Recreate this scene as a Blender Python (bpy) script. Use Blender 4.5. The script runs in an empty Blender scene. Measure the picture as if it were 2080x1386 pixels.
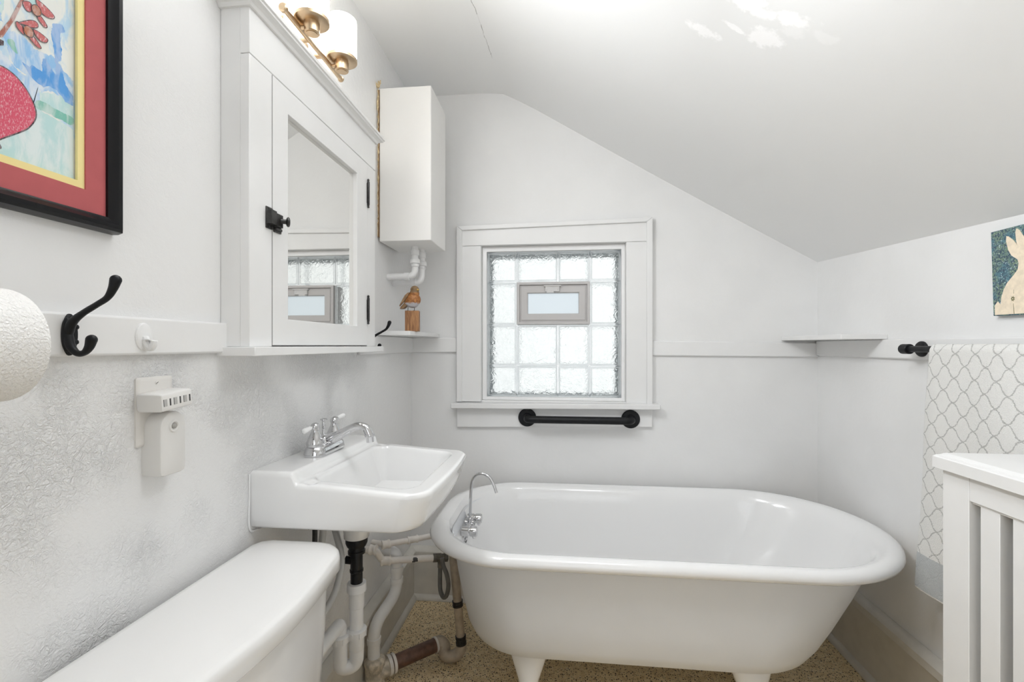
import bpy, bmesh, math, random
from mathutils import Vector, Matrix, noise
random.seed(7)
PI = math.pi
SC = bpy.context.scene
COL = SC.collection
ROOT = {}

# ------------------------------------------------------------------ colours / materials
def lin(c):
    c = c / 255.0
    return c / 12.92 if c <= 0.04045 else ((c + 0.055) / 1.055) ** 2.4
def alb(r, g, b, k=1.0):
    return (lin(r) * k, lin(g) * k, lin(b) * k, 1.0)

def mat(name, color, rough=0.5, metal=0.0, coat=0.0, emit=None, estr=0.0, spec=0.5, trans=0.0):
    m = bpy.data.materials.new(name); m.use_nodes = True
    b = m.node_tree.nodes['Principled BSDF']
    b.inputs['Base Color'].default_value = color if len(color) == 4 else (*color, 1)
    b.inputs['Roughness'].default_value = rough
    b.inputs['Metallic'].default_value = metal
    b.inputs['Coat Weight'].default_value = coat
    b.inputs['Coat Roughness'].default_value = 0.08
    b.inputs['Specular IOR Level'].default_value = spec
    b.inputs['Transmission Weight'].default_value = trans
    if emit:
        b.inputs['Emission Color'].default_value = (*emit, 1); b.inputs['Emission Strength'].default_value = estr
    return m
class N:
    def __init__(s, m): s.t = m.node_tree; s.b = s.t.nodes['Principled BSDF']
    def add(s, kind, **kw):
        n = s.t.nodes.new('ShaderNode' + kind)
        for k, v in kw.items():
            if hasattr(n, k) and k not in n.inputs: setattr(n, k, v)
            else: n.inputs[k].default_value = v
        return n
    def l(s, a, b): s.t.links.new(a, b)
    def obj(s): return s.add('TexCoord').outputs['Object']
    def noise(s, vec, scale, detail=3, rough=0.5, dist=0.0):
        n = s.add('TexNoise'); n.inputs['Scale'].default_value = scale; n.inputs['Detail'].default_value = detail
        n.inputs['Roughness'].default_value = rough; n.inputs['Distortion'].default_value = dist
        s.l(vec, n.inputs['Vector']); return n.outputs['Fac']
    def math(s, op, a, b=None, c=None, clamp=False):
        n = s.add('Math', operation=op); n.use_clamp = clamp
        for i, v in enumerate((a, b, c)):
            if v is None: continue
            if isinstance(v, (int, float)): n.inputs[i].default_value = v
            else: s.l(v, n.inputs[i])
        return n.outputs[0]
    def smooth(s, v, a, b, lo=0.0, hi=1.0):
        n = s.add('MapRange', interpolation_type='SMOOTHSTEP')
        s.l(v, n.inputs['Value']); n.inputs['From Min'].default_value = a; n.inputs['From Max'].default_value = b
        n.inputs['To Min'].default_value = lo; n.inputs['To Max'].default_value = hi
        return n.outputs['Result']
    def mix(s, f, a, b):
        n = s.add('Mix', data_type='RGBA')
        if isinstance(f, (int, float)): n.inputs[0].default_value = f
        else: s.l(f, n.inputs[0])
        for i, v in ((6, a), (7, b)):
            if isinstance(v, tuple): n.inputs[i].default_value = v if len(v) == 4 else (*v, 1)
            else: s.l(v, n.inputs[i])
        return n.outputs[2]
    def bump(s, h, strength, dist=0.002, prev=None):
        n = s.add('Bump'); n.inputs['Strength'].default_value = strength; n.inputs['Distance'].default_value = dist
        s.l(h, n.inputs['Height'])
        if prev: s.l(prev, n.inputs['Normal'])
        return n.outputs['Normal']
    def xyz(s, v):
        n = s.add('SeparateXYZ'); s.l(v, n.inputs[0]); return n.outputs
    def color(s, c): s.l(c, s.b.inputs['Base Color'])
    def normal(s, n): s.l(n, s.b.inputs['Normal'])

def mottled(name, color, rough, scale=30, amt=0.06, bscale=200, bstr=0.1, bdist=0.001, **kw):
    m = mat(name, color, rough, **kw); n = N(m); o = n.obj()
    f = n.noise(o, scale, 4)
    d = tuple(max(0, c * (1 - amt)) for c in color[:3]); u = tuple(min(1, c * (1 + amt)) for c in color[:3])
    n.color(n.mix(n.smooth(f, 0.3, 0.7), d, u))
    if bstr: n.normal(n.bump(n.noise(o, bscale, 3), bstr, bdist))
    return m

WALLC = (0.80, 0.80, 0.797, 1)
M = {}
M['wall'] = mottled('wall_paint', WALLC, 0.5, 6, 0.015, 45, 0.16, 0.003)
# left wall: crinkled, glossy paint, strongest below the rail
def crinkle():
    m = mat('crinkled_wall_paint', WALLC, 0.26); n = N(m); o = n.obj()
    z = n.xyz(o)[2]
    n1 = n.noise(o, 46, 5, 0.55, 1.4)
    r1 = n.math('SUBTRACT', 1.0, n.math('MULTIPLY', n.math('ABSOLUTE', n.math('SUBTRACT', n1, 0.5)), 7.0, clamp=True))
    n2 = n.noise(o, 115, 4, 0.5, 1.0)
    r2 = n.math('SUBTRACT', 1.0, n.math('MULTIPLY', n.math('ABSOLUTE', n.math('SUBTRACT', n2, 0.5)), 8.0, clamp=True))
    patch = n.smooth(n.noise(o, 5, 2), 0.38, 0.66, 0.12, 1.0)
    low = n.smooth(z, 1.15, 1.24, 1.0, 0.16)
    bas = n.smooth(z, 0.24, 0.3, 0.2, 1.0)
    y = n.xyz(o)[1]
    far = n.smooth(y, 1.35, 1.7, 1.0, 0.08)
    h = n.math('ADD', n.math('MULTIPLY', r1, 0.6), n.math('MULTIPLY', r2, 0.4))
    h = n.math('MULTIPLY', h, n.math('MULTIPLY', n.math('MULTIPLY', low, patch), n.math('MULTIPLY', bas, far)))
    h2 = n.noise(o, 45, 3)
    h = n.math('ADD', h, n.math('MULTIPLY', h2, 0.25))
    n.normal(n.bump(h, 0.8, 0.0032))
    return m
M['crinkle'] = crinkle()
M['paint'] = mottled('white_woodwork_paint', (0.80, 0.80, 0.795, 1), 0.32, 12, 0.012, 90, 0.06, 0.001)
M['rail'] = mottled('white_rail_paint', (0.80, 0.80, 0.797, 1), 0.4, 9, 0.012, 50, 0.1, 0.002)
M['casing'] = mottled('window_casing_paint', (0.79, 0.79, 0.787, 1), 0.35, 9, 0.01, 50, 0.06, 0.001)
M['base'] = mottled('baseboard_paint', (0.64, 0.615, 0.56, 1), 0.4, 14, 0.05, 60, 0.1, 0.001)
M['boxpaint'] = mottled('box_paint', (0.82, 0.81, 0.79, 1), 0.3, 5, 0.012, 60, 0.08, 0.001)
M['porcelain'] = mat('porcelain', (0.80, 0.80, 0.797, 1), 0.12, coat=0.5)
M['tank'] = mat('toilet_porcelain', (0.80, 0.795, 0.785, 1), 0.16, coat=0.3)
M['enamel'] = mat('tub_enamel', (0.84, 0.84, 0.84, 1), 0.16, coat=0.4)
M['tubpaint'] = mottled('tub_outside_paint', (0.76, 0.775, 0.80, 1), 0.4, 8, 0.01, 60, 0.03, 0.001)
M['chrome'] = mat('chrome', (0.64, 0.64, 0.65, 1), 0.06, 1.0)
M['greywall'] = mottled('darkened_unseen_wall', (0.22, 0.21, 0.20, 1), 0.6)  # unseen wall behind the camera, darkened to put dark reflections into the chrome
M['black'] = mottled('black_metal', (0.009, 0.0095, 0.011, 1), 0.42, 40, 0.2, 120, 0.03, 0.0005, spec=0.25)
M['oldblack'] = mottled('worn_black_paint', (0.02, 0.019, 0.018, 1), 0.3, 90, 0.5, 150, 0.5, 0.001)
M['blackpipe'] = mat('black_plastic_pipe', (0.009, 0.009, 0.010, 1), 0.3, spec=0.3)
M['brass'] = mottled('brushed_brass', (0.60, 0.46, 0.31, 1), 0.3, 60, 0.06, 400, 0.04, 0.0003, metal=1.0)
M['pvc'] = mottled('white_pipe', (0.80, 0.80, 0.80, 1), 0.35, 30, 0.02, 80, 0.04, 0.001)
M['pvcold'] = mottled('old_painted_pipe', (0.74, 0.70, 0.655, 1), 0.42, 30, 0.05, 60, 0.35, 0.002)
M['greyhose'] = mat('grey_hose', (0.5, 0.5, 0.49, 1), 0.4)
M['darkhose'] = mottled('dark_grey_hose', (0.13, 0.125, 0.115, 1), 0.45, 40, 0.1, 200, 0.2, 0.001)
M['unionmetal'] = mottled('dull_brass_union', (0.17, 0.155, 0.13, 1), 0.4, 60, 0.25, 200, 0.2, 0.001, metal=0.4)
M['tanpipe'] = mottled('tan_painted_pipe', (0.42, 0.35, 0.27, 1), 0.4, 40, 0.14, 80, 0.2, 0.001)
M['copper'] = mottled('brown_copper_pipe', (0.13, 0.065, 0.042, 1), 0.42, 50, 0.25, 90, 0.1, 0.001)
M['plastic'] = mat('white_plastic', (0.74, 0.73, 0.71, 1), 0.35)
M['platepl'] = mat('cream_wall_plate', (0.72, 0.70, 0.67, 1), 0.3)
M['greyplastic'] = mat('grey_sensor', (0.38, 0.37, 0.35, 1), 0.25)
M['porttongue'] = mat('pale_port', (0.45, 0.445, 0.43, 1), 0.5)
M['gapshade'] = mat('gap_shade_grey', (0.40, 0.39, 0.38, 1), 0.7)  # shade in the cabinet door gap, put into a grey colour
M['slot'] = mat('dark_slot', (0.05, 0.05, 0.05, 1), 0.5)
M['foam'] = mottled('yellow_foam', (0.58, 0.46, 0.27, 1), 0.6, 60, 0.35, 90, 0.5, 0.003)
M['mirror'] = mat('mirror_glass', (0.90, 0.895, 0.875, 1), 0.015, 1.0)
M['vinyl'] = mat('grey_vinyl', (0.52, 0.505, 0.50, 1), 0.4)
M['latchpl'] = mat('latch_vinyl', (0.60, 0.59, 0.585, 1), 0.4)
M['jamb'] = mat('block_bed', (0.72, 0.76, 0.78, 1), 0.3)
M['whiteframe'] = mat('white_vinyl_frame', (0.86, 0.86, 0.86, 1), 0.3)
M['reddark'] = mat('frame_gloss_black', (0.008, 0.008, 0.009, 1), 0.25, spec=0.25)
M['gold'] = mat('gold_fillet', (0.45, 0.34, 0.17, 1), 0.35, 0.7)
M['toe'] = mat('rubber_grey', (0.2, 0.2, 0.2, 1), 0.6)

def ceiling_mat():
    m = mat('ceiling_paint', (0.745, 0.745, 0.74, 1), 0.6); n = N(m); o = n.obj(); x, y, z = n.xyz(o)
    wob = n.noise(o, 38, 4, 0.6); brush = n.noise(o, 150, 2)
    total = None
    # (cx, cy, rx, ry, angle, strength): filled nail holes, whiter filler paste
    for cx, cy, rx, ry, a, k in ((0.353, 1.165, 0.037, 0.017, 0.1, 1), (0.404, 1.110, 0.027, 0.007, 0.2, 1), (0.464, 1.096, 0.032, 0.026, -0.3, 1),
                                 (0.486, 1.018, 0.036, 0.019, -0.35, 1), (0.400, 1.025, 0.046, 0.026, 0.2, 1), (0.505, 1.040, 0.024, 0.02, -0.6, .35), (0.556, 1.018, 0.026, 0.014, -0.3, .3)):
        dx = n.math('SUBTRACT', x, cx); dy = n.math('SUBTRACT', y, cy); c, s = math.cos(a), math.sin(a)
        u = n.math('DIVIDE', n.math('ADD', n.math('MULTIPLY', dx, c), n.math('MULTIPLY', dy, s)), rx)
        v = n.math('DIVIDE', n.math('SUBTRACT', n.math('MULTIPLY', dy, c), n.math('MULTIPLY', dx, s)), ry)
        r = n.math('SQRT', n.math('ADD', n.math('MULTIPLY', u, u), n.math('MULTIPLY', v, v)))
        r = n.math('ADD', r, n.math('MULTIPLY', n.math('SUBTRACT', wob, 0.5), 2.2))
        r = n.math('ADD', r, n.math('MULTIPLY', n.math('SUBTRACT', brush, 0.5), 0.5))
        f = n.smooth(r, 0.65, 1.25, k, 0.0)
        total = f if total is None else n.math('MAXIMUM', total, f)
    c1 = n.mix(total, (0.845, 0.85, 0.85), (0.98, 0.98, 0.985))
    # hairline crack along the fold of the ceiling
    cr = n.math('ADD', x, n.math('MULTIPLY', y, -0.0786))
    cr = n.math('SUBTRACT', cr, -0.4193)
    cr = n.math('ADD', cr, n.math('MULTIPLY', n.math('SUBTRACT', n.noise(o, 16, 4, 0.7), 0.5), 0.02))
    line = n.math('MULTIPLY', n.smooth(n.math('ABSOLUTE', cr), 0.0005, 0.0018, 1, 0), n.math('MULTIPLY', n.smooth(y, 1.48, 1.56), n.smooth(y, 1.80, 1.86, 1, 0)))
    line = n.math('MULTIPLY', line, n.smooth(n.noise(o, 14, 2), 0.42, 0.56, 0.15, 0.8))
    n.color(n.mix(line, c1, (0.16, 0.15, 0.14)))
    n.normal(n.bump(n.noise(o, 30, 4), 0.12, 0.003))
    return m
M['ceiling'] = ceiling_mat()

def floor_mat():
    m = mat('speckled_floor', (0.5, 0.4, 0.26, 1), 0.45); n = N(m); o = n.obj()
    base = n.mix(n.smooth(n.noise(o, 45, 4, 0.65), 0.32, 0.68), (0.67, 0.51, 0.29), (0.86, 0.71, 0.46))
    warp = n.add('VectorMath', operation='ADD'); nz = n.add('TexNoise'); nz.inputs['Scale'].default_value = 160
    n.l(o, nz.inputs['Vector']); sc = n.add('VectorMath', operation='SCALE'); n.l(nz.outputs['Color'], sc.inputs[0]); sc.inputs['Scale'].default_value = 0.008
    n.l(o, warp.inputs[0]); n.l(sc.outputs[0], warp.inputs[1])
    for scl, th, colr in ((125, 0.28, (0.035, 0.026, 0.018)), (190, 0.26, (0.10, 0.07, 0.04)), (100, 0.18, (0.80, 0.71, 0.56))):
        v = n.add('TexVoronoi'); v.inputs['Scale'].default_value = scl; n.l(warp.outputs[0], v.inputs['Vector'])
        pick = n.smooth(n.xyz(v.outputs['Color'])[0], 0.45, 0.5)
        f = n.math('MULTIPLY', n.smooth(v.outputs['Distance'], th, th + 0.09, 1, 0), pick)
        base = n.mix(f, base, colr)
    n.color(base)
    return m
M['floor'] = floor_mat()

def glass_pane_mat():
    m = mat('wavy_glass', (0.97, 0.99, 0.985, 1), 0.03, trans=1.0); n = N(m); o = n.obj()
    n.b.inputs['IOR'].default_value = 1.45
    h = n.math('ADD', n.noise(o, 26, 3, 0.55, 1.2), n.math('MULTIPLY', n.noise(o, 70, 3, 0.5, 0.6), 0.35))
    n.normal(n.bump(h, 0.75, 0.0085))
    return m
M['wavy'] = glass_pane_mat()
def rim_mat():
    m = mat('glass_block_edge', (0.95, 0.975, 0.985, 1), 0.12, trans=0.8); n = N(m)
    n.b.inputs['IOR'].default_value = 1.2
    return m
M['blockrim'] = rim_mat()
M['backglass'] = mat('clear_glass', (0.98, 0.99, 0.99, 1), 0.02, trans=1.0)
M['frost'] = mat('frosted_pane', (0.74, 0.80, 0.84, 1), 0.75, trans=0.95)
M['frost'].node_tree.nodes['Principled BSDF'].inputs['IOR'].default_value = 1.15

def shade_mat():
    return mat('glowing_opal_glass', (0.9, 0.88, 0.82, 1), 0.3, emit=(1.0, 0.97, 0.91), estr=SHADE)

def wood(name, a, b, scale=14):
    m = mat(name, (*a, 1), 0.5); n = N(m); o = n.obj()
    mp = n.add('Mapping'); mp.inputs['Scale'].default_value = (9, 9, 1.0); n.l(o, mp.inputs['Vector'])
    f = n.noise(mp.outputs[0], scale, 4, 0.6, 0.8)
    n.color(n.mix(n.smooth(f, 0.35, 0.65), a, b)); n.normal(n.bump(f, 0.2, 0.001)); return m
M['block'] = wood('stained_wood', (0.20, 0.085, 0.032), (0.42, 0.21, 0.085), 12)
M['tailwood'] = wood('brown_carved_wood', (0.19, 0.11, 0.055), (0.33, 0.20, 0.10), 30)

def bird_mat():
    m = mat('painted_bird_wood', (0.4, 0.15, 0.04, 1), 0.5); n = N(m); o = n.obj(); x, y, z = n.xyz(o)
    nz = n.noise(o, 70, 4, 0.6); j = n.math('MULTIPLY', n.math('SUBTRACT', nz, 0.5), 0.02); zz = n.math('ADD', z, j)
    orange = n.mix(n.smooth(n.noise(o, 120, 4), 0.35, 0.65), (0.25, 0.088, 0.024), (0.43, 0.185, 0.05))
    grey = (0.50, 0.50, 0.53); brown = (0.20, 0.125, 0.06)
    c = n.mix(n.smooth(zz, 0.0265, 0.033), grey, orange)          # pale belly under the breast
    back = n.smooth(n.math('SUBTRACT', n.math('MULTIPLY', x, -1.0), n.math('MULTIPLY', n.math('SUBTRACT', zz, 0.05), -0.35)), 0.016, 0.024)
    c = n.mix(n.math('MULTIPLY', back, n.smooth(zz, 0.03, 0.036)), c, (0.30, 0.19, 0.08))
    c = n.mix(n.smooth(zz, 0.068, 0.074), c, brown)
    n.color(c); n.normal(n.bump(nz, 0.3, 0.002)); return m
M['bird'] = bird_mat()
M['beak'] = mat('yellow_beak', (0.62, 0.40, 0.09, 1), 0.4)
M['wire'] = mat('dark_wire', (0.03, 0.028, 0.03, 1), 0.5)

def towel_mat():
    m = mat('trellis_towel', (0.78, 0.775, 0.76, 1), 0.95, spec=0.1); n = N(m)
    uvn = n.add('UVMap'); uvn.uv_map = 'uv'; uv = uvn.outputs[0]; u, v, _ = n.xyz(uv); o = n.obj()
    jag = n.math('MULTIPLY', n.math('SUBTRACT', n.noise(o, 260, 2), 0.5), 0.16)
    a = n.math('DIVIDE', u, 0.0585); b = n.math('DIVIDE', v, 0.0655)
    p = n.math('ADD', a, b); q = n.math('SUBTRACT', a, b)
    def fam(p, q):
        w = n.math('MULTIPLY', n.math('SINE', n.math('MULTIPLY', q, 2 * PI)), -0.058)
        t = n.math('ADD', n.math('ADD', p, w), jag)
        return n.math('ABSOLUTE', n.math('SUBTRACT', n.math('FRACT', n.math('ADD', t, 0.5)), 0.5))
    d = n.math('MINIMUM', fam(p, q), fam(q, p))
    line = n.smooth(d, 0.012, 0.052, 0.8, 0.0)
    back = n.smooth(v, -0.012, -0.010, 1, 0)        # behind the bar the cloth shows its reverse
    hem = n.smooth(v, 0.605, 0.606)
    cl = n.mix(line, (0.765, 0.76, 0.74), (0.415, 0.415, 0.40))
    clb = n.mix(line, (0.46, 0.46, 0.43), (0.70, 0.70, 0.66))
    cl = n.mix(back, cl, clb)
    cl = n.mix(hem, cl, n.mix(n.noise(o, 300, 2), (0.44, 0.46, 0.47), (0.56, 0.58, 0.59)))
    cl = n.mix(n.smooth(v, 0.706, 0.708), cl, (0.80, 0.79, 0.77))
    n.color(cl)
    n.normal(n.bump(n.math('ADD', n.noise(o, 420, 2), n.math('MULTIPLY', line, -0.4)), 0.7, 0.003))
    return m
M['towel'] = towel_mat()

def paper_mat():
    m = mat('quilted_paper', (0.83, 0.82, 0.80, 1), 0.9, spec=0.15); n = N(m); o = n.obj()
    h = n.math('ADD', n.noise(o, 330, 2, 0.5, 0.4), n.math('MULTIPLY', n.noise(o, 120, 3, 0.5, 1.0), 0.8))
    n.normal(n.bump(h, 0.9, 0.0025)); return m
M['paper'] = paper_mat()

# ------------------------------------------------------------------ mesh helpers
def V(*a): return Vector(a)
def box(bm, x0, x1, y0, y1, z0, z1, mtx=None, mi=0):
    vs = [bm.verts.new(Vector(p)) for p in ((x0,y0,z0),(x1,y0,z0),(x1,y1,z0),(x0,y1,z0),(x0,y0,z1),(x1,y0,z1),(x1,y1,z1),(x0,y1,z1))]
    if mtx is not None:
        for v in vs: v.co = mtx @ v.co
    for f in ((0,3,2,1),(4,5,6,7),(0,1,5,4),(1,2,6,5),(2,3,7,6),(3,0,4,7)):
        bm.faces.new([vs[i] for i in f]).material_index = mi
    return vs
def loft(bm, rings, cap0=True, cap1=True, closed=True, mi=0):
    rs = [[bm.verts.new(Vector(p)) for p in r] for r in rings]
    n = len(rs[0])
    for a, b in zip(rs, rs[1:]):
        for i in range(n if closed else n - 1):
            j = (i + 1) % n
            bm.faces.new((a[i], a[j], b[j], b[i])).material_index = mi
    if cap0: bm.faces.new(list(reversed(rs[0]))).material_index = mi
    if cap1: bm.faces.new(rs[-1]).material_index = mi
    return rs
def frame_for(t):
    t = t.normalized(); up = V(0,0,1) if abs(t.z) < 0.9 else V(1,0,0)
    a = t.cross(up).normalized(); return a, a.cross(t).normalized()
def lathe(bm, prof, origin=(0,0,0), axis=(0,0,1), n=28, mi=0, cap=True):
    o = Vector(origin); t = Vector(axis).normalized(); a, b = frame_for(t)
    rings = [[o + t*h + (a*math.cos(2*PI*i/n) + b*math.sin(2*PI*i/n))*max(r, 1e-5) for i in range(n)] for r, h in prof]
    return loft(bm, rings, cap, cap, True, mi)
def fillet(pts, r, n=7):
    pts = [Vector(p) for p in pts]; out = [pts[0]]
    for i in range(1, len(pts)-1):
        p, a, b = pts[i], pts[i-1]-pts[i], pts[i+1]-pts[i]
        d = min(r, a.length*0.49, b.length*0.49); s, e = p + a.normalized()*d, p + b.normalized()*d
        for k in range(n+1):
            t = k/n; out.append((1-t)**2*s + 2*t*(1-t)*p + t*t*e)
    return out + [pts[-1]]
def spline(pts, n=8):
    pts = [Vector(p) for p in pts]; P_ = [2*pts[0]-pts[1]] + pts + [2*pts[-1]-pts[-2]]; out = []
    for i in range(1, len(P_)-2):
        a, b, c, d = P_[i-1:i+3]
        for k in range(n):
            t = k/n; out.append(0.5*((2*b) + (c-a)*t + (2*a-5*b+4*c-d)*t*t + (3*b-a-3*c+d)*t**3))
    return out + [pts[-1]]
def tube(bm, pts, r, n=16, mi=0, cap=True, round_end=False):
    pts = [Vector(p) for p in pts]; m = len(pts)
    rad = r if isinstance(r, (list, tuple)) else [r]*m
    if len(rad) != m:
        k = len(rad)-1; rad = [rad[min(int(i/(m-1)*k), k-1)] + (rad[min(int(i/(m-1)*k)+1, k)] - rad[min(int(i/(m-1)*k), k-1)])*(i/(m-1)*k - min(int(i/(m-1)*k), k-1)) for i in range(m)]
    tg = [((pts[min(i+1,m-1)]-pts[max(i-1,0)])).normalized() for i in range(m)]
    a, _ = frame_for(tg[0]); rings = []
    for i in range(m):
        a = (a - tg[i]*a.dot(tg[i])).normalized(); b = tg[i].cross(a)
        rings.append([pts[i] + (a*math.cos(2*PI*k/n) + b*math.sin(2*PI*k/n))*rad[i] for k in range(n)])
    if round_end:
        for sgn, idx in ((-1, 0), (1, -1)):
            c, t, base = pts[idx], tg[idx]*sgn, rings[idx]; rr = rad[idx]; ex = []
            for q in (0.35, 0.65, 0.88, 0.985):
                s = math.sqrt(1-q*q); ex.append([c + t*rr*q + (p-c)*s for p in base])
            rings = (list(reversed(ex)) + rings) if idx == 0 else rings + ex
    return loft(bm, rings, cap, cap, True, mi)
def rrect(x0, x1, y0, y1, rl, rr=None, n=10, e=1, z=0.0):
    """rounded rectangle, counter-clockwise; rl on the x0 side, rr on the x1 side"""
    rr = rl if rr is None else rr; out = []
    cs = ((x1-rr, y1-rr, rr, 0), (x0+rl, y1-rl, rl, 90), (x0+rl, y0+rl, rl, 180), (x1-rr, y0+rr, rr, 270))
    for i, (cx, cy, r, a0) in enumerate(cs):
        arc = [V(cx + r*math.cos(math.radians(a0+90*k/n)), cy + r*math.sin(math.radians(a0+90*k/n)), z) for k in range(n+1)]
        if out and e > 1:
            a, b = out[-1], arc[0]
            for k in range(1, e): out.append(a.lerp(b, k/e))
        out += arc
    if e > 1:
        a, b = out[-1], out[0]
        for k in range(1, e): out.append(a.lerp(b, k/e))
    return out
def prism(bm, prof, fn, t0, t1, mi=0):
    """extrude a closed 2-D profile; fn(u, v, t) -> point"""
    loft(bm, [[fn(u, v, t0) for u, v in prof], [fn(u, v, t1) for u, v in prof]], mi=mi)

def obj(name, bm, material, parent=None, smooth=35, bevel=0.0, seg=2, label=None):
    me = bpy.data.meshes.new(name)
    bmesh.ops.remove_doubles(bm, verts=bm.verts, dist=1e-6)
    bmesh.ops.recalc_face_normals(bm, faces=bm.faces)
    root = parent
    while root is not None and root.parent is not None: root = root.parent
    if root is not None: off = ROOT.get(root.name, Vector((0,0,0)))
    else: off = Vector((0,0,0))
    if off.length: bmesh.ops.translate(bm, verts=bm.verts, vec=-off)
    bm.to_mesh(me); bm.free()
    for m in (material if isinstance(material, (list, tuple)) else [material]): me.materials.append(m)
    if smooth:
        me.polygons.foreach_set('use_smooth', [True]*len(me.polygons)); me.set_sharp_from_angle(angle=math.radians(smooth))
    o = bpy.data.objects.new(name, me); COL.objects.link(o)
    if parent: o.parent = parent
    if bevel:
        b = o.modifiers.new('bevel', 'BEVEL'); b.width = bevel; b.segments = seg; b.limit_method = 'ANGLE'; b.angle_limit = math.radians(40); b.harden_normals = False
    if label: o['label'] = label
    return o
def tag(o, label, cat, group=None, kind=None):
    o['label'] = label; o['category'] = cat
    if group: o['group'] = group
    if kind: o['kind'] = kind
    return o
def thing(name, label, cat, loc=(0,0,0), group=None, kind=None):
    o = bpy.data.objects.new(name, None); COL.objects.link(o); o.location = loc
    ROOT[o.name] = Vector(loc); o.empty_display_size = 0.05
    return tag(o, label, cat, group, kind)
def solo(name, bm, material, label, cat, **kw):
    """a thing that is one mesh: origin at its base"""
    xs = [v.co for v in bm.verts]
    loc = V((min(p.x for p in xs)+max(p.x for p in xs))/2, (min(p.y for p in xs)+max(p.y for p in xs))/2, min(p.z for p in xs))
    bmesh.ops.translate(bm, verts=bm.verts, vec=-loc)
    g = kw.pop('group', None); k = kw.pop('kind', None)
    o = obj(name, bm, material, **kw); o.location = loc
    return tag(o, label, cat, g, k)
def copy_tree(o, parent=None):
    c = o.copy(); COL.objects.link(c); c.parent = parent
    for ch in list(o.children): copy_tree(ch, c)
    return c
B = bmesh.new

# ------------------------------------------------------------------ the room
XL, XR, YB, YF = -0.709, 1.121, 2.12, -1.30
HX0, HX1, HZ0, HZ1 = -0.3665, 0.2985, 0.942, 1.668      # window hole
S = 'structure'
bm = B(); box(bm, XL-0.15, XR+0.15, YF-0.15, YB+0.15, -0.1, 0.0)
tag(obj('floor', bm, M['floor'], smooth=0), 'tan floor with dark specks under the tub', 'floor', kind=S)
bm = B(); box(bm, XL-0.12, XL, YF, YB+0.15, 0, 2.5)
tag(obj('wall_left', bm, M['crinkle'], smooth=0), 'white wall with crinkled glossy paint behind sink and toilet', 'wall', kind=S)
bm = B(); box(bm, XR, XR+0.12, YF, YB+0.15, 0, 1.66)
tag(obj('wall_right', bm, M['wall'], smooth=0), 'low white wall with towel under the sloped ceiling', 'wall', kind=S)
bm = B()
box(bm, XL, HX0, YB, YB+0.15, 0, 2.5); box(bm, HX1, XR, YB, YB+0.15, 0, 2.5)
box(bm, HX0, HX1, YB, YB+0.15, 0, HZ0); box(bm, HX0, HX1, YB, YB+0.15, HZ1, 2.5)
tag(obj('wall_back', bm, M['wall'], smooth=0), 'white end wall with the glass block window above the tub', 'wall', kind=S)
bm = B(); box(bm, XL-0.12, XR+0.12, YF-0.12, YF, 0, 2.5)
tag(obj('wall_front', bm, M['greywall'], smooth=0), 'unseen wall opposite the window, darkened for the chrome reflections', 'wall', kind=S)
# ceiling: flat strip on the left, then a slope down to the low right wall
bm = B(); rows = []
for k in range(19):
    y = YB+0.1 - k*(YB+0.1-YF+0.05)/18; dy = YB-y
    xc = -0.264 - 0.06*min(dy, 1.6); zk = 1.564 - 0.05*dy; sl = (zk-2.39)/(XR-xc)
    row = [V(XL-0.1, y, 2.39)]
    for t in (-0.16, -0.08, -0.03, 0.0, 0.03, 0.08, 0.16):
        row.append(V(xc+t, y, 2.39 + sl*max(0, t) - 0.010*max(0, 1-abs(t)/0.16)**2))
    for f in (0.25, 0.45, 0.65, 0.85, 1.0):
        x = xc+0.16 + (XR-xc-0.16)*f; row.append(V(x, y, 2.39 + sl*(x-xc) + 0.006*math.sin(f*PI)*-1))
    row.append(V(XR+0.11, y, 2.39+sl*(XR+0.11-xc))); rows.append(row)
low = [[bm.verts.new(p) for p in r] for r in rows]; up = [[bm.verts.new(p+V(0.03,0,0.08)) for p in r] for r in rows]
for g in (low, up):
    for a, b in zip(g, g[1:]):
        for i in range(len(a)-1): bm.faces.new((a[i], a[i+1], b[i+1], b[i]))
for i in range(len(rows[0])-1):
    bm.faces.new((low[0][i], low[0][i+1], up[0][i+1], up[0][i])); bm.faces.new((low[-1][i], low[-1][i+1], up[-1][i+1], up[-1][i]))
for k in range(len(rows)-1):
    for j in (0, -1): bm.faces.new((low[k][j], low[k+1][j], up[k+1][j], up[k][j]))
tag(obj('ceiling', bm, M['ceiling'], smooth=50), 'white ceiling sloping down to the right with filler patches', 'ceiling', kind=S)

# chair rail trims
bm = B(); box(bm, XL, -0.694, YF, 0.895, 1.184, 1.247)
tag(obj('trim_1', bm, M['rail'], bevel=0.004), 'white painted rail on the left wall holding the coat hooks', 'rail', kind=S)
bm = B()
def sloped(bm, x0, x1, y0, y1, a0, b0, a1, b1):
    vs = [bm.verts.new(V(*p)) for p in ((x0,y0,a0),(x1,y0,a1),(x1,y1,a1),(x0,y1,a0),(x0,y0,b0),(x1,y0,b1),(x1,y1,b1),(x0,y1,b0))]
    for f in ((0,3,2,1),(4,5,6,7),(0,1,5,4),(1,2,6,5),(2,3,7,6),(3,0,4,7)): bm.faces.new([vs[i] for i in f])
sloped(bm, XL, -0.4815, YB-0.014, YB, 1.166, 1.238, 1.1675, 1.236)
tag(obj('trim_2', bm, M['rail'], bevel=0.004), 'short white rail on the end wall left of the window', 'rail', kind=S)
bm = B(); sloped(bm, 0.4135, XR, YB-0.014, YB, 1.154, 1.221, 1.149, 1.211)
tag(obj('trim_3', bm, M['rail'], bevel=0.004), 'white rail on the end wall right of the window', 'rail', kind=S)
bm = B(); box(bm, XR-0.014, XR, YF, YB-0.014, 1.156, 1.221)
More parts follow.
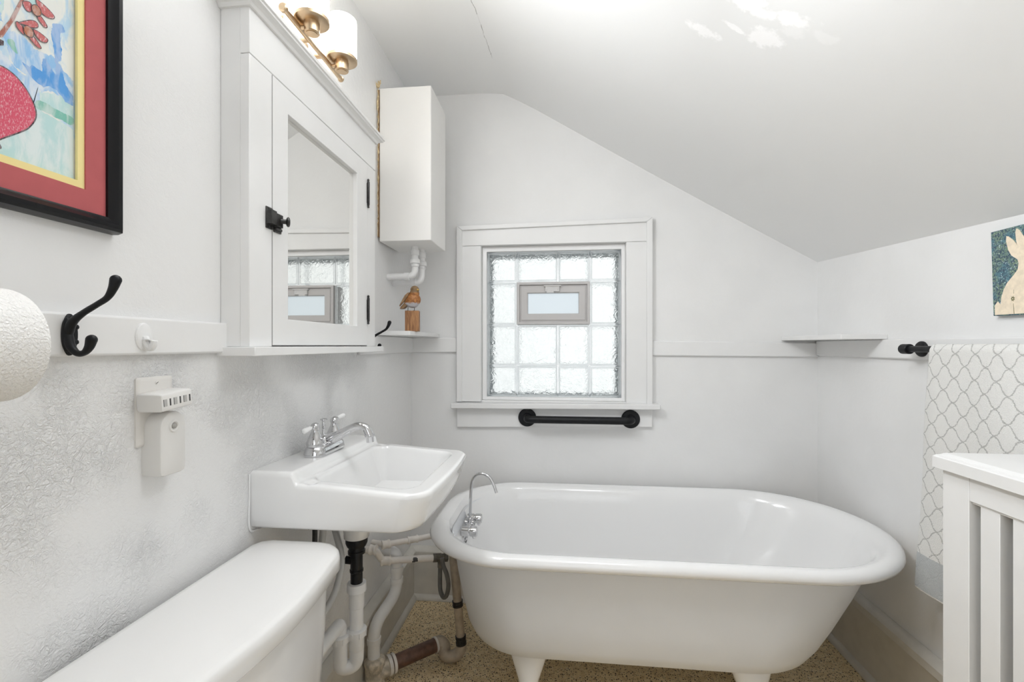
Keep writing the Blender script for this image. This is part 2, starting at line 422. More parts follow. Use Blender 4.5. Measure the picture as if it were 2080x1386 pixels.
tag(obj('trim_4', bm, M['rail'], bevel=0.004), 'white rail on the right wall behind the towel bar', 'rail', kind=S)
bm = B(); box(bm, XL, -0.694, 1.536, YB-0.014, 1.166, 1.238)
tag(obj('trim_5', bm, M['rail'], bevel=0.004), 'white rail between medicine cabinet and window corner', 'rail', kind=S)
# baseboards
BP = [(0,0),(0.040,0),(0.039,0.010),(0.033,0.018),(0.024,0.022),(0.021,0.023),(0.021,0.196),(0.024,0.2),(0.034,0.204),(0.034,0.228),(0.027,0.236),(0.012,0.243),(0,0.245)]
bm = B(); prism(bm, BP, lambda u,v,t: V(XL+u, t, v), YF, YB)
tag(obj('baseboard_left', bm, M['base'], bevel=0.002), 'tall cream baseboard under the sink pipes', 'baseboard', kind=S)
bm = B(); prism(bm, BP, lambda u,v,t: V(t, YB-u, v), XL, XR)
tag(obj('baseboard_back', bm, M['base'], bevel=0.002), 'tall cream baseboard behind the tub', 'baseboard', kind=S)
bm = B(); prism(bm, [(u*0.9, v*1.11) for u, v in BP], lambda u,v,t: V(XR-u, t, v), YF, YB)
tag(obj('baseboard_right', bm, M['base'], bevel=0.002), 'tall painted baseboard on the right wall below the towel', 'baseboard', kind=S)

# ------------------------------------------------------------------ window
win = thing('window_1', 'glass block window in a white wooden casing above the tub', 'window', (0, YB, 0.8), kind=S)
bm = B()
def quadbox(bm, pts, y0, y1):
    a = [bm.verts.new(V(x, y0, z)) for x, z in pts]; b = [bm.verts.new(V(x, y1, z)) for x, z in pts]
    n = len(pts); bm.faces.new(a); bm.faces.new(list(reversed(b)))
    for i in range(n): bm.faces.new((a[i], b[i], b[(i+1)%n], a[(i+1)%n]))
CX0, CX1 = -0.4813, 0.4133
quadbox(bm, [(CX0,0.936),(HX0,0.936),(HX0,1.666),(CX0,1.666)], YB-0.020, YB)
quadbox(bm, [(HX1,0.936),(CX1,0.936),(CX1,1.668),(HX1,1.668)], YB-0.020, YB)
quadbox(bm, [(CX0,1.6665),(CX1,1.6685),(CX1,1.7755),(CX0,1.760)], YB-0.0205, YB)
quadbox(bm, [(CX0,0.936),(CX0+0.026,0.936),(CX0+0.026,1.738),(CX0,1.760)], YB-0.031, YB)
quadbox(bm, [(CX1-0.026,0.936),(CX1,0.936),(CX1,1.7755),(CX1-0.026,1.754)], YB-0.031, YB)
quadbox(bm, [(CX0,1.760),(CX0+0.026,1.738),(CX1-0.026,1.754),(CX1,1.7755)], YB-0.0305, YB)
obj('casing', bm, M['casing'], win, bevel=0.003)
bm = B(); sloped(bm, -0.5022, 0.4413, YB-0.062, YB+0.03, 0.908, 0.9325, 0.9155, 0.940); obj('sill', bm, M['casing'], win, bevel=0.004)
bm = B(); quadbox(bm, [(CX0,0.8159),(CX1,0.8325),(CX1,0.9155),(CX0,0.9085)], YB-0.020, YB); obj('apron', bm, M['casing'], win, bevel=0.002)
BX = [-0.3435, -0.2027, -0.0089, 0.1397, 0.2807]; BZ = [1.6424, 1.5005, 1.2978, 1.1031, 0.9583]
bm = B()
def ring_box(bm, x0, x1, z0, z1, w, y0, y1, mi=0):
    o_ = [(x0,z0),(x1,z0),(x1,z1),(x0,z1)]; i_ = [(x0+w,z0+w),(x1-w,z0+w),(x1-w,z1-w),(x0+w,z1-w)]
    vs = [[bm.verts.new(V(x,y,z)) for x,z in l] for l, y in ((o_,y0),(i_,y0),(i_,y1),(o_,y1))]
    for a in range(4):
        for k in range(4):
            p, q = vs[a], vs[(a+1)%4]; bm.faces.new((p[k], p[(k+1)%4], q[(k+1)%4], q[k])).material_index = mi
def ring_gen(bm, outer, inner, y0, y1):
    vs = [[bm.verts.new(V(x,y,z)) for x,z in l] for l, y in ((outer,y0),(inner,y0),(inner,y1),(outer,y1))]
    for a in range(4):
        for k in range(4):
            p, q = vs[a], vs[(a+1)%4]; bm.faces.new((p[k], p[(k+1)%4], q[(k+1)%4], q[k]))
HO = [(HX0+0.0005,HZ0+0.0005),(HX1-0.0005,HZ0+0.0005),(HX1-0.0005,HZ1-0.0005),(HX0+0.0005,HZ1-0.0005)]
BI = [(BX[0]-0.001,BZ[4]-0.001),(BX[4]+0.001,BZ[4]-0.001),(BX[4]+0.001,BZ[0]+0.001),(BX[0]-0.001,BZ[0]+0.001)]
ring_gen(bm, HO, BI, 2.132, 2.152)
obj('inner_frame', bm, M['whiteframe'], win, bevel=0.002, label='white strip framing the glass blocks')
bm = B(); ring_gen(bm, HO, BI, 2.153, 2.266)
ring_gen(bm, HO, [(x+(0.015 if x < 0 else -0.015), z+(0.009 if z < 1.2 else -0.014)) for x, z in BI], 2.252, 2.266); obj('jamb', bm, M['jamb'], win, smooth=0, label='pale grey bed around the glass blocks')
Y0, Y1 = 2.150, 2.248
for r in range(4):
    for c in range(4):
        if r == 1 and c in (1, 2): continue
        x0, x1, z1, z0 = BX[c]+0.0015, BX[c+1]-0.0015, BZ[r]-0.0015, BZ[r+1]+0.0015
        bm = B(); ring_box(bm, x0, x1, z0, z1, 0.0085, Y0, Y0+0.014)
        ring_box(bm, x0+0.0005, x1-0.0005, z0+0.0005, z1-0.0005, 0.0075, Y1-0.012, Y1)
        gb = obj('glass_block', bm, M['blockrim'], win, bevel=0.003)
        bm = B(); box(bm, x0+0.0087, x1-0.0087, Y0+0.003, Y0+0.009, z0+0.0087, z1-0.0087); obj('wavy_face', bm, M['wavy'], gb, smooth=0)
        bm = B(); box(bm, x0+0.0087, x1-0.0087, Y1-0.009, Y1-0.004, z0+0.0087, z1-0.0087); obj('back_face', bm, M['backglass'], gb, smooth=0)
# hopper vent
vx0, vx1, vz0, vz1 = BX[1]+0.001, BX[3]-0.001, BZ[2]+0.001, BZ[1]-0.003
bm = B(); ring_box(bm, vx0, vx1, vz0, vz1, 0.0125, 2.136, 2.235); vf = obj('vent_frame', bm, M['vinyl'], win, bevel=0.0015, label='grey vinyl frame of the little hopper vent')
bm = B(); ring_box(bm, vx0+0.0127, vx1-0.0127, vz0+0.0127, vz1-0.0127, 0.0385, 2.146, 2.175)
ring_box(bm, vx0+0.020, vx1-0.020, vz0+0.020, vz1-0.020, 0.029, 2.1425, 2.150)
obj('vent_sash', bm, M['vinyl'], vf, bevel=0.0015)
bm = B(); box(bm, -0.1545, 0.088, 2.156, 2.160, 1.345, 1.449); obj('vent_pane', bm, M['frost'], vf, smooth=0, label='frosted pane of the vent')
bm = B(); box(bm, -0.075, 0.006, 2.126, 2.150, 1.4755, 1.4815); box(bm, -0.068, -0.002, 2.130, 2.147, 1.452, 1.477); box(bm, -0.062, -0.028, 2.124, 2.147, 1.4455, 1.4525)
lathe(bm, [(0.003,0),(0.003,0.002)], (-0.060,2.1305,1.463), (0,-1,0), 10); lathe(bm, [(0.003,0),(0.003,0.002)], (-0.010,2.1305,1.463), (0,-1,0), 10)
obj('vent_latch', bm, M['latchpl'], vf, bevel=0.001, label='pale latch at the top of the vent')

# grab bar on the apron
t = thing('grab_bar', 'black metal grab bar under the window sill', 'grab bar', (0.084, YB-0.0205, 0.866))
bm = B(); tube(bm, fillet([(-0.148,2.093,0.867),(-0.148,2.042,0.867),(0.316,2.042,0.8675),(0.316,2.093,0.8675)], 0.036), 0.0168, 20); obj('bar', bm, M['black'], t)
for x in (-0.1495, 0.317):
    bm = B(); lathe(bm, [(0.0415,0),(0.0415,0.006),(0.039,0.0095),(0.022,0.0105),(0.019,0.016)], (x, 2.0993, 0.8675), (0,-1,0), 36); obj('flange', bm, M['black'], t)

# ------------------------------------------------------------------ corner shelves
bm = B(); loft(bm, [[V(p.x,p.y,z) for p in rrect(XL+0.0005, -0.5655, 1.676, YB-0.0145, 0.002, 0.006)] for z in (1.2385, 1.2555)])
# notch sits above the rail
solo('corner_shelf', bm, M['paint'], 'white corner shelf under the carved bird, left of the window', 'shelf', bevel=0.0015)
bm = B(); loft(bm, [[V(p.x,p.y,z) for p in rrect(0.9705, XR-0.0005, 1.69, YB-0.0005, 0.004, 0.002)] for z in (1.2215, 1.2385)])
solo('corner_shelf', bm, M['paint'], 'empty white corner shelf right of the window', 'shelf', bevel=0.0015)

# ------------------------------------------------------------------ pipe box with drain fittings
t = thing('pipe_box', 'white painted box high on the wall above the carved bird', 'pipe box', (-0.6, 1.82, 1.606))
bm = B(); box(bm, -0.7005, -0.4935, 1.713, 1.933, 1.606, 2.204); obj('casing_box', bm, M['boxpaint'], t, bevel=0.003)
bm = B()
pts = [];
for k in range(60):
    f = k/59; pts.append((-0.7045+0.002*random.random(), 1.706+0.004*random.uniform(-1,1), 1.625+0.585*f))
tube(bm, pts, [0.0010+0.0032*random.random()**2*(0.4+0.8*k/59) for k in range(60)], 8)
for k in range(9): tube(bm, [(-0.704+random.uniform(-.003,.006), 1.706, 2.205+random.uniform(-.006,.006)), (-0.703+random.uniform(-.014,.014), 1.700, 2.214+random.uniform(-.004,.014))], 0.0022, 6)
obj('foam_seal', bm, M['foam'], t, smooth=60, label='ragged yellow foam along the wall edge')
bm = B(); box(bm, -0.7085, -0.7007, 1.716, 1.925, 1.625, 2.2); obj('backing_strip', bm, M['tailwood'], t, smooth=0, label='raw brown wood edge behind the box')
def elbow_drain(x, y, zt, zb, lab, r=0.0135):
    t = thing('drain_pipe', lab, 'pipe', (x, y, zb))
    bm = B(); tube(bm, fillet([(x,y,zt),(x,y,zb),(XL+0.0005,y,zb)], 0.034, 9), r, 18); obj('pipe', bm, M['pvc'], t)
    bm = B(); lathe(bm, [(r+.0005,0),(r+0.003,0.002),(r+0.003,0.022),(r+.0005,0.024)], (x,y,zt-0.036), (0,0,1), 24); obj('coupling', bm, M['pvc'], t)
    bm = B(); lathe(bm, [(r+0.001,0),(r+0.007,0.001),(r+0.007,0.016),(r+0.004,0.020),(r+.001,0.021)], (x,y,zt-0.070), (0,0,1), 20); lathe(bm, [(r+0.001,0),(r+0.003,0.001),(r+0.003,0.012),(r+.001,0.013)], (x,y,zt-0.083), (0,0,1), 20); obj('nut', bm, M['pvc'], t, smooth=50)
    bm = B(); lathe(bm, [(r+.0005,0),(r+0.003,0.001),(r+0.003,0.022),(r+.0005,0.023)], (x-0.046,y,zb), (1,0,0), 20); obj('socket', bm, M['pvc'], t)
elbow_drain(-0.592, 1.820, 1.606, 1.484, 'nearer white elbow pipe under the white box')
elbow_drain(-0.582, 1.880, 1.606, 1.466, 'farther white elbow pipe under the white box, close to the window corner', 0.0130)

# ------------------------------------------------------------------ bird carving
BO = V(-0.579, 1.75, 1.3365)
t = thing('bird_figurine', 'carved robin standing on an upright wooden block on the corner shelf', 'figurine', (-0.5795, 1.75, 1.2556))
bm = B(); rz = Matrix.Translation((-0.5795,1.75,0)) @ Matrix.Rotation(math.radians(9),4,'Z')
loft(bm, [[rz @ V(p.x,p.y,z) for p in rrect(-0.0268,0.0268,-0.020,0.020,0.003)] for z in (1.2558, 1.3365)]); obj('wooden_base', bm, M['block'], t, bevel=0.001)
bm = B()
def blob(bm, c, s, rot=None):
    mtx = Matrix.Translation(c) @ (rot or Matrix.Identity(4)) @ Matrix.Diagonal((*s, 1))
    bmesh.ops.create_icosphere(bm, subdivisions=4, radius=1, matrix=mtx)
ry = lambda d: Matrix.Rotation(math.radians(d), 4, 'Y')
blob(bm, BO+V(0.002,0,0.043), (0.030,0.026,0.029), ry(-20)); blob(bm, BO+V(-0.003,0,0.027), (0.024,0.020,0.015), ry(10)); blob(bm, BO+V(0.008,-0.002,0.068), (0.019,0.018,0.020)); blob(bm, BO+V(0.0095,-0.003,0.0835), (0.0172,0.0158,0.0158)); blob(bm, BO+V(-0.018,0,0.040), (0.020,0.020,0.013), ry(-52))
for v in bm.verts: v.co -= BO
body = obj('bird_body', bm, M['bird'], None, smooth=0); body.parent = t; body.location = BO - V(-0.5795,1.75,1.2556)
body.data.polygons.foreach_set('use_smooth', [True]*len(body.data.polygons))
rm = body.modifiers.new('remesh','REMESH'); rm.mode = 'VOXEL'; rm.voxel_size = 0.0016; rm.use_smooth_shade = True
sm = body.modifiers.new('smooth','SMOOTH'); sm.iterations = 5
bm = B()
def slab(bm, pts, y0, y1):
    a = [bm.verts.new(BO+V(x,y0,z)) for x,z in pts]; b = [bm.verts.new(BO+V(x,y1,z)) for x,z in pts]; n = len(pts)
    bm.faces.new(a); bm.faces.new(list(reversed(b)))
    for i in range(n): bm.faces.new((a[i], b[i], b[(i+1)%n], a[(i+1)%n]))
slab(bm, [(-0.030,0.032),(-0.020,0.020),(-0.034,0.009),(-0.049,0.0075),(-0.046,0.015)], -0.012, 0.010); obj('tail', bm, M['tailwood'], t, bevel=0.001)
for y0, y1 in ((-0.0235,-0.012), (0.012, 0.0235)):
    bm = B(); slab(bm, [(-0.006,0.071),(-0.013,0.056),(-0.022,0.044),(-0.034,0.030),(-0.047,0.0165),(-0.046,0.022),(-0.034,0.045),(-0.025,0.060),(-0.014,0.070)], y0, y1); obj('wing', bm, M['tailwood'], t, bevel=0.002)
bm = B(); lathe(bm, [(0.0042,0),(0.003,0.005),(0.0004,0.011)], BO+V(0.021,-0.010,0.0825), (0.85,-0.45,-0.05), 10); obj('beak', bm, M['beak'], t)
for x in (-0.018, 0.008):
    bm = B(); tube(bm, [BO+V(x,-0.002,0.0155), BO+V(x-0.0005,-0.003,0.0012)], 0.0012, 8)
    for dx, dy in ((-0.004,-0.004),(0.0,-0.006),(0.003,-0.004)): tube(bm, [BO+V(x-0.0005,-0.003,0.0012), BO+V(x+dx,-0.003+dy,0.0010)], 0.001, 6)
    obj('leg', bm, M['wire'], t)
bm = B(); blob(bm, BO+V(0.0055,-0.0183,0.0855), (0.0016,0.0012,0.0016)); obj('eye', bm, M['wire'], t)

# ------------------------------------------------------------------ medicine cabinet
CY0, CY1, CXF = 0.886, 1.534, -0.643
t = thing('medicine_cabinet', 'white wooden medicine cabinet with mirrored door on the left wall', 'cabinet', (XL, 1.21, 1.178))
bm = B(); box(bm, XL, CXF-0.02, CY0, CY1, 1.197, 1.915); obj('body', bm, M['paint'], t, bevel=0.002)
DY0, DY1, DZ0, DZ1 = 0.9615, 1.4665, 1.2005, 1.8085
for ya, yb in ((CY0-0.0005, DY0-0.0010), (DY1+0.0010, CY1+0.0005)):
    bm = B(); box(bm, CXF-0.021, CXF, ya, yb, 1.197, DZ1+0.0015); obj('stile', bm, M['paint'], t, bevel=0.0015)
bm = B(); box(bm, CXF-0.021, CXF+0.0005, CY0-0.0008, CY1+0.0008, DZ1+0.0025, 1.915); obj('frieze', bm, M['paint'], t, bevel=0.0012)
bm = B()
prof = [(0,0),(0.006,0.0),(0.010,0.006),(0.016,0.010),(0.022,0.012),(0.022,0.017),(0.026,0.018),(0.026,0.027),(0,0.027)]
rings = []
for o_, z in prof[1:-1]: rings.append([V(XL, CY0-o_, 1.906+z), V(CXF+o_, CY0-o_, 1.906+z), V(CXF+o_, CY1+o_, 1.906+z), V(XL, CY1+o_, 1.906+z)])
loft(bm, rings); obj('crown_moulding', bm, M['paint'], t, smooth=0, bevel=0.0008)
bm = B(); box(bm, XL, CXF+0.021, CY0-0.012, CY1+0.024, 1.178, 1.197); obj('ledge', bm, M['paint'], t, bevel=0.0015)
MY0, MY1, MZ0, MZ1 = 1.020, 1.390, 1.262, 1.7495
bm = B(); ring = [[(DY0,DZ0),(DY1,DZ0),(DY1,DZ1),(DY0,DZ1)], [(MY0,MZ0),(MY1,MZ0),(MY1,MZ1),(MY0,MZ1)]]
vs = [[bm.verts.new(V(x,y,z)) for y,z in l] for l, x in ((ring[0],CXF-0.018),(ring[0],CXF+0.001),(ring[1],CXF+0.001),(ring[1],CXF-0.016))]
for a in range(3):
    for k in range(4): bm.faces.new((vs[a][k], vs[a][(k+1)%4], vs[a+1][(k+1)%4], vs[a+1][k]))
bm.faces.new(vs[0]); bm.faces.new(vs[3])
door = obj('door', bm, M['paint'], t, smooth=0, bevel=0.0012)
bm = B(); box(bm, CXF-0.0158, CXF-0.0125, MY0+0.0005, MY1-0.0005, MZ0+0.0005, MZ1-0.0005); obj('mirror', bm, M['mirror'], door, smooth=0, label='mirror pane set into the door')
bm = B(); box(bm, CXF-0.003, CXF+0.0009, DY0-0.0009, DY0-0.0002, DZ0, DZ1-0.001)
obj('door_gap_shade', bm, M['gapshade'], door, smooth=0, label='painted shade line along the door edge')
bm = B()   # latch: a plate on the stile, a catch case and a sliding knob
box(bm, CXF, CXF+0.003, 0.937, 0.960, 1.459, 1.507); box(bm, CXF+0.002, CXF+0.016, 0.9355, 0.955, 1.468, 1.499)
box(bm, CXF+0.001, CXF+0.005, 0.9625, 0.988, 1.456, 1.500); box(bm, CXF+0.004, CXF+0.015, 0.9575, 0.979, 1.467, 1.496)
box(bm, CXF+0.004, CXF+0.010, 0.962, 0.984, 1.460, 1.466)
lathe(bm, [(0.0055,0),(0.0055,0.012),(0.010,0.0135),(0.0115,0.016),(0.0105,0.019),(0.006,0.0205)], (CXF+0.012, 0.972, 1.482), (0.8,0.6,0), 20)
lathe(bm, [(0.003,0),(0.002,0.0015)], (CXF+0.0032,0.944,1.463), (1,0,0), 10); lathe(bm, [(0.003,0),(0.002,0.0015)], (CXF+0.0032,0.946,1.503), (1,0,0), 10)
obj('latch', bm, M['oldblack'], t, bevel=0.001, label='black spring latch with round knob')
for za, zb in ((1.6645, 1.7554), (1.2744, 1.3653)):
    bm = B(); lathe(bm, [(0.0005,-0.004),(0.004,-0.002),(0.003,0.003),(0.0045,0.008),(0.0045,zb-za-0.008),(0.003,zb-za-0.003),(0.0045,zb-za),(0.001,zb-za+0.004)], (CXF+0.004, 1.4685, za), (0,0,1), 14)
    box(bm, CXF, CXF+0.002, 1.462, 1.475, za+0.012, zb-0.012); obj('hinge', bm, M['oldblack'], t, smooth=50, label='black barrel hinge')

# ------------------------------------------------------------------ vanity light
SHADE = 6.0
t = thing('vanity_light', 'brushed brass bar light with two glowing white glass shades', 'light', (XL, 1.13, 1.978))
bm = B(); tube(bm, [(-0.635,0.993,1.980),(-0.635,1.266,1.977)], 0.0062, 18); lathe(bm, [(0.0065,0),(0.010,0.002),(0.0105,0.009),(0.008,0.012)], (-0.635,0.996,1.980), (0,-1,0), 22); lathe(bm, [(0.0063,0),(0.0085,0.002),(0.0085,0.006),(0.006,0.008)], (-0.635,1.264,1.977), (0,1,0), 22)
obj('bar', bm, M['brass'], t)
bm = B(); box(bm, XL, XL+0.020, 1.075, 1.190, 1.945, 2.030); obj('backplate', bm, M['brass'], t, bevel=0.003)
for y in (1.10, 1.165):
    bm = B(); tube(bm, [(XL+0.018,y,1.9785),(-0.635,y,1.9785)], 0.0055, 12); obj('bracket', bm, M['brass'], t)
SM = shade_mat()
for y in (1.055, 1.209):
    x, z = -0.6025, 1.980
    bm = B(); tube(bm, [(-0.635,y,z-0.001),(x,y,z-0.001)], 0.0048, 12); lathe(bm, [(0.0158,-0.018),(0.0178,-0.016),(0.0178,0.010)], (x,y,z), (0,0,1), 32); lathe(bm, [(0.0125,-0.0195),(0.0125,-0.017)], (x,y,z), (0,0,1), 28)
    obj('lamp_cup', bm, M['brass'], t)
    bm = B(); lathe(bm, [(0.016,0.008),(0.038,0.009),(0.0405,0.0105),(0.0405,0.0175),(0.038,0.0185),(0.02,0.0185)], (x,y,z), (0,0,1), 44); obj('shade_holder', bm, M['brass'], t)
    bm = B(); lathe(bm, [(0.0385,0.019),(0.0392,0.022),(0.0392,0.122),(0.0385,0.124),(0.0355,0.124),(0.035,0.121),(0.035,0.022),(0.02,0.020)], (x,y,z), (0,0,1), 44); obj('lamp_shade', bm, SM, t, label='glowing white glass cylinder')

# ------------------------------------------------------------------ framed picture
t = thing('framed_picture', 'crayon and watercolour vase painting in a black frame with red mat', 'picture', (XL, 0.41, 1.375))
PY0, PY1, PZ0, PZ1 = 0.170, 0.655, 1.3757, 1.962
bm = B()
fp = [(0.0,0.0),(0.010,0.0),(0.020,0.002),(0.0245,0.006),(0.0245,0.012),(0.019,0.017),(0.016,0.022),(0.008,0.022),(0,0.020)]   # (height off wall, inset)
rings = [[V(XL+h, PY0+i, PZ0+i), V(XL+h, PY1-i, PZ0+i), V(XL+h, PY1-i, PZ1-i), V(XL+h, PY0+i, PZ1-i)] for h, i in fp]
loft(bm, rings, cap0=False, cap1=False); obj('frame', bm, M['reddark'], t, smooth=30)
bm = B(); ring_y = lambda l, x: [V(x,y,z) for y,z in l]
def yz_ring(bm, o_, i_, x0, x1):
    vs = [[bm.verts.new(p) for p in ring_y(l,x)] for l, x in ((o_,x0),(o_,x1),(i_,x1),(i_,x0))]
    for a in range(4):
        for k in range(4): bm.faces.new((vs[a][k], vs[a][(k+1)%4], vs[(a+1)%4][(k+1)%4], vs[(a+1)%4][k]))
rect = lambda a,b,c,d: [(a,c),(b,c),(b,d),(a,d)]
I0 = rect(PY0+0.019, PY1-0.019, PZ0+0.019, PZ1-0.019); I1 = rect(PY0+0.053, 0.6035, 1.4305, PZ1-0.053); I2 = rect(PY0+0.063, 0.5940, 1.4410, PZ1-0.063)
yz_ring(bm, I0, I1, -0.7015, -0.6972); M['redmat'] = mottled('red_mat', alb(178,90,92,1.0), 0.8, 40, 0.03, 300, 0.03, 0.0005); obj('mat', bm, M['redmat'], t, smooth=0, label='red cardboard mat')
bm = B(); yz_ring(bm, rect(PY0+0.050, 0.607, 1.427, PZ1-0.05), I2, -0.7035, -0.6995); M['yellowmat'] = mat('yellow_mat', alb(232,216,152,1.05), 0.8); obj('inner_mat', bm, M['yellowmat'], t, smooth=0, label='thin pale yellow inner mat')
VASE=[(0.4978,1.546),(0.5013,1.5527),(0.5096,1.5554),(0.522,1.5518),(0.5335,1.5421),(0.5415,1.5297),(0.5458,1.5167),(0.5448,1.5055),(0.5388,1.4934),(0.5309,1.4836),(0.5072,1.4624),(0.5042,1.4574),(0.5066,1.4506),(0.4978,1.4472)]
VC = 0.4955
def mirror_poly(l): return l + [(2*VC-y, z-0.001) for y, z in reversed(l)]
def wash(name, c, amt=0.25, scale=45, thr=None, c2=None):
    m = mat(name, c, 0.85, spec=0.2); n = N(m); o = n.obj()
    mp = n.add('Mapping'); mp.inputs['Scale'].default_value = (1, 1.6, 0.6); mp.inputs['Rotation'].default_value = (0.5, 0, 0); n.l(o, mp.inputs['Vector'])
    f = n.noise(mp.outputs[0], scale, 5, 0.6, 0.5); hi = c2 or tuple(min(1, v + (0.86-v)*amt) for v in c[:3])
    n.color(n.mix(n.smooth(f, 0.38, 0.62) if thr is None else n.smooth(f, thr, thr+0.16), c, hi)); return m
art = [wash('art_paper', alb(172,200,220,1.15), 0.9, 26, 0.36, alb(222,224,220,1.1)[:3]), wash('art_pale_blue', alb(140,180,216,1.15), 0.7, 40), wash('art_blue', alb(88,148,208,1.1), 0.35, 45),
       wash('art_green', alb(120,178,165,1.1), 0.5, 40), wash('art_pale_teal', alb(176,205,205,1.15), 0.6, 30), wash('art_crayon_red', alb(196,84,104,1.12), 0.8, 520, 0.50, (0.72,0.42,0.45)),
       wash('art_outline', alb(74,60,66), 0.2, 200), wash('art_petal', alb(192,112,112,1.05), 0.6, 220, 0.52), wash('art_brown', alb(158,104,92,1.1), 0.4, 120), wash('art_orange', alb(166,98,64,1.05), 0.3, 120)]
bm = B(); LY = [-0.7060]
box(bm, -0.7085, LY[0], PY0+0.055, 0.600, 1.4345, PZ1-0.055, mi=0)
def ragged(l, amp):
    out = []
    for (a, b) in zip(l, l[1:]+l[:1]):
        n_ = max(1, int(math.hypot(b[0]-a[0], b[1]-a[1])/0.0011))
        for k in range(n_):
            y, z = a[0]+(b[0]-a[0])*k/n_, a[1]+(b[1]-a[1])*k/n_
            v = noise.noise_vector(V(y*160, z*160, amp*900)) + 0.5*noise.noise_vector(V(y*420, z*420, 3.1))
            out.append((min(y+v.x*amp, 0.5935+0.0*y) if y < 0.5936 else y, z+v.y*amp))
    return out
def lay(l, mi, up=0.0):
    LY[0] += 0.00002
    if mi in (1, 2, 3, 4): l = ragged(l, {1: 0.0030, 2: 0.0016, 3: 0.0014, 4: 0.0022}[mi])
    n_ = len(l); x = LY[0] + up
    cy = sum(p[0] for p in l)/n_; cz = sum(p[1] for p in l)/n_
    vs = [bm.verts.new(V(x,y,z)) for y, z in l]
    f = bm.faces.new(vs); f.material_index = mi
    if f.normal.x < 0: f.normal_flip()
def smoothp(l, n=5):
    m_ = len(l); out = []
    for i in range(m_):
        a,b,c,d = (Vector((*l[(i+k)%m_],0)) for k in (-1,0,1,2))
        for k in range(n):
            t_ = k/n; p = 0.5*((2*b)+(c-a)*t_+(2*a-5*b+4*c-d)*t_*t_+(3*b-a-3*c+d)*t_**3); out.append((p.x,p.y))
    return out
def stroke(l, w, mi):
    for (a,b) in zip(l, l[1:]):
        d = Vector((b[0]-a[0], b[1]-a[1])); 
        if d.length < 1e-6: continue
        q = Vector((-d.y, d.x)).normalized()*w/2; d = d.normalized()*w/3
        lay([(a[0]-d.x+q.x,a[1]-d.y+q.y),(b[0]+d.x+q.x,b[1]+d.y+q.y),(b[0]+d.x-q.x,b[1]+d.y-q.y),(a[0]-d.x-q.x,a[1]-d.y-q.y)], mi); LY[0] -= 0.000018
T1=[(0.5462,1.5215),(0.5552,1.5207),(0.5936,1.5150),(0.5936,1.438),(0.40,1.438),(0.40,1.50),(0.44,1.52)]
B3=[(0.4978,1.5744),(0.5048,1.5761),(0.5283,1.5585),(0.5428,1.558),(0.5496,1.5372),(0.5442,1.5281),(0.5335,1.5),(0.522,1.5),(0.45,1.5),(0.44,1.552),(0.47,1.57)]
B1=[(0.5666,1.6505),(0.577,1.657),(0.5823,1.6518),(0.5755,1.6414),(0.5777,1.622),(0.577,1.6069),(0.5696,1.5959),(0.5681,1.6173),(0.5652,1.6297)]
B2=[(0.529,1.5754),(0.5388,1.5724),(0.5415,1.5771),(0.5524,1.576),(0.5538,1.594),(0.558,1.5966),(0.5703,1.5804),(0.5696,1.6007),(0.577,1.5989),(0.5831,1.5749),(0.5932,1.5625),(0.5936,1.5495),(0.5831,1.5504),(0.571,1.56),(0.5623,1.5607),(0.5552,1.5551),(0.5415,1.5588),(0.5375,1.564)]
G1=[(0.5448,1.5293),(0.5524,1.5348),(0.571,1.5328),(0.5924,1.5323),(0.5924,1.5207),(0.577,1.5214),(0.571,1.5216),(0.5552,1.5215),(0.5469,1.5219)]
G2=[(0.5133,1.5918),(0.5195,1.5974),(0.5239,1.5855),(0.5245,1.5808),(0.517,1.5855)]
G0=[(0.5048,1.635),(0.5108,1.645),(0.5108,1.6409),(0.506,1.6042),(0.5025,1.5917),(0.5037,1.6183)]
B0=[(0.49,1.66),(0.5028,1.66),(0.506,1.6244),(0.5096,1.6125),(0.5048,1.612),(0.5001,1.6186),(0.49,1.625)]
G3=[(0.532,1.652),(0.548,1.69),(0.556,1.69),(0.552,1.672),(0.539,1.650)]
lay([(0.30,1.52),(0.5936,1.53),(0.5936,1.552),(0.575,1.556),(0.56,1.55),(0.5477,1.545),(0.30,1.56)],4); lay([(0.508,1.60),(0.53,1.612),(0.545,1.600),(0.566,1.605),(0.58,1.592),(0.5936,1.585),(0.5936,1.56),(0.55,1.55),(0.52,1.565)],1); lay(T1,4); lay(smoothp(B3),1); lay(smoothp(B1),2); lay(B2,2); lay(smoothp(G1),3); lay(smoothp(G2),3); lay(G0,4); lay(B0,1); lay(G3,4)
lay([(2*VC-y, z+0.01) for y,z in B1][::-1], 2); lay([(2*VC-y, z+0.012) for y,z in G1][::-1], 3); lay([(0.30,1.60),(0.36,1.62),(0.40,1.60),(0.38,1.56),(0.31,1.55)], 1); lay([(0.26,1.78),(0.40,1.86),(0.46,1.80),(0.42,1.72),(0.30,1.70)], 1)
full = smoothp(mirror_poly(VASE), 4)
lay(full, 5); LY[0] += 0.00003; stroke(full+[full[0]], 0.0016, 6)
STEM=[(0.5007,1.5877),(0.5157,1.6198),(0.527,1.6532),(0.5416,1.690),(0.546,1.690),(0.5316,1.6566),(0.5207,1.6226),(0.5084,1.5922)]
LY[0] += 0.00003; lay(STEM,8); lay([(0.4905,1.59),(0.478,1.63),(0.462,1.69),(0.468,1.69),(0.484,1.63),(0.497,1.59)],8)
NECK=[(0.4935,1.5755),(0.4992,1.5755),(0.4999,1.553),(0.5004,1.5461),(0.4925,1.546)]
lay(NECK,6); lay([(0.486,1.5886),(0.5025,1.5882),(0.5096,1.5886),(0.5094,1.5827),(0.5025,1.5782),(0.486,1.5772)],6)
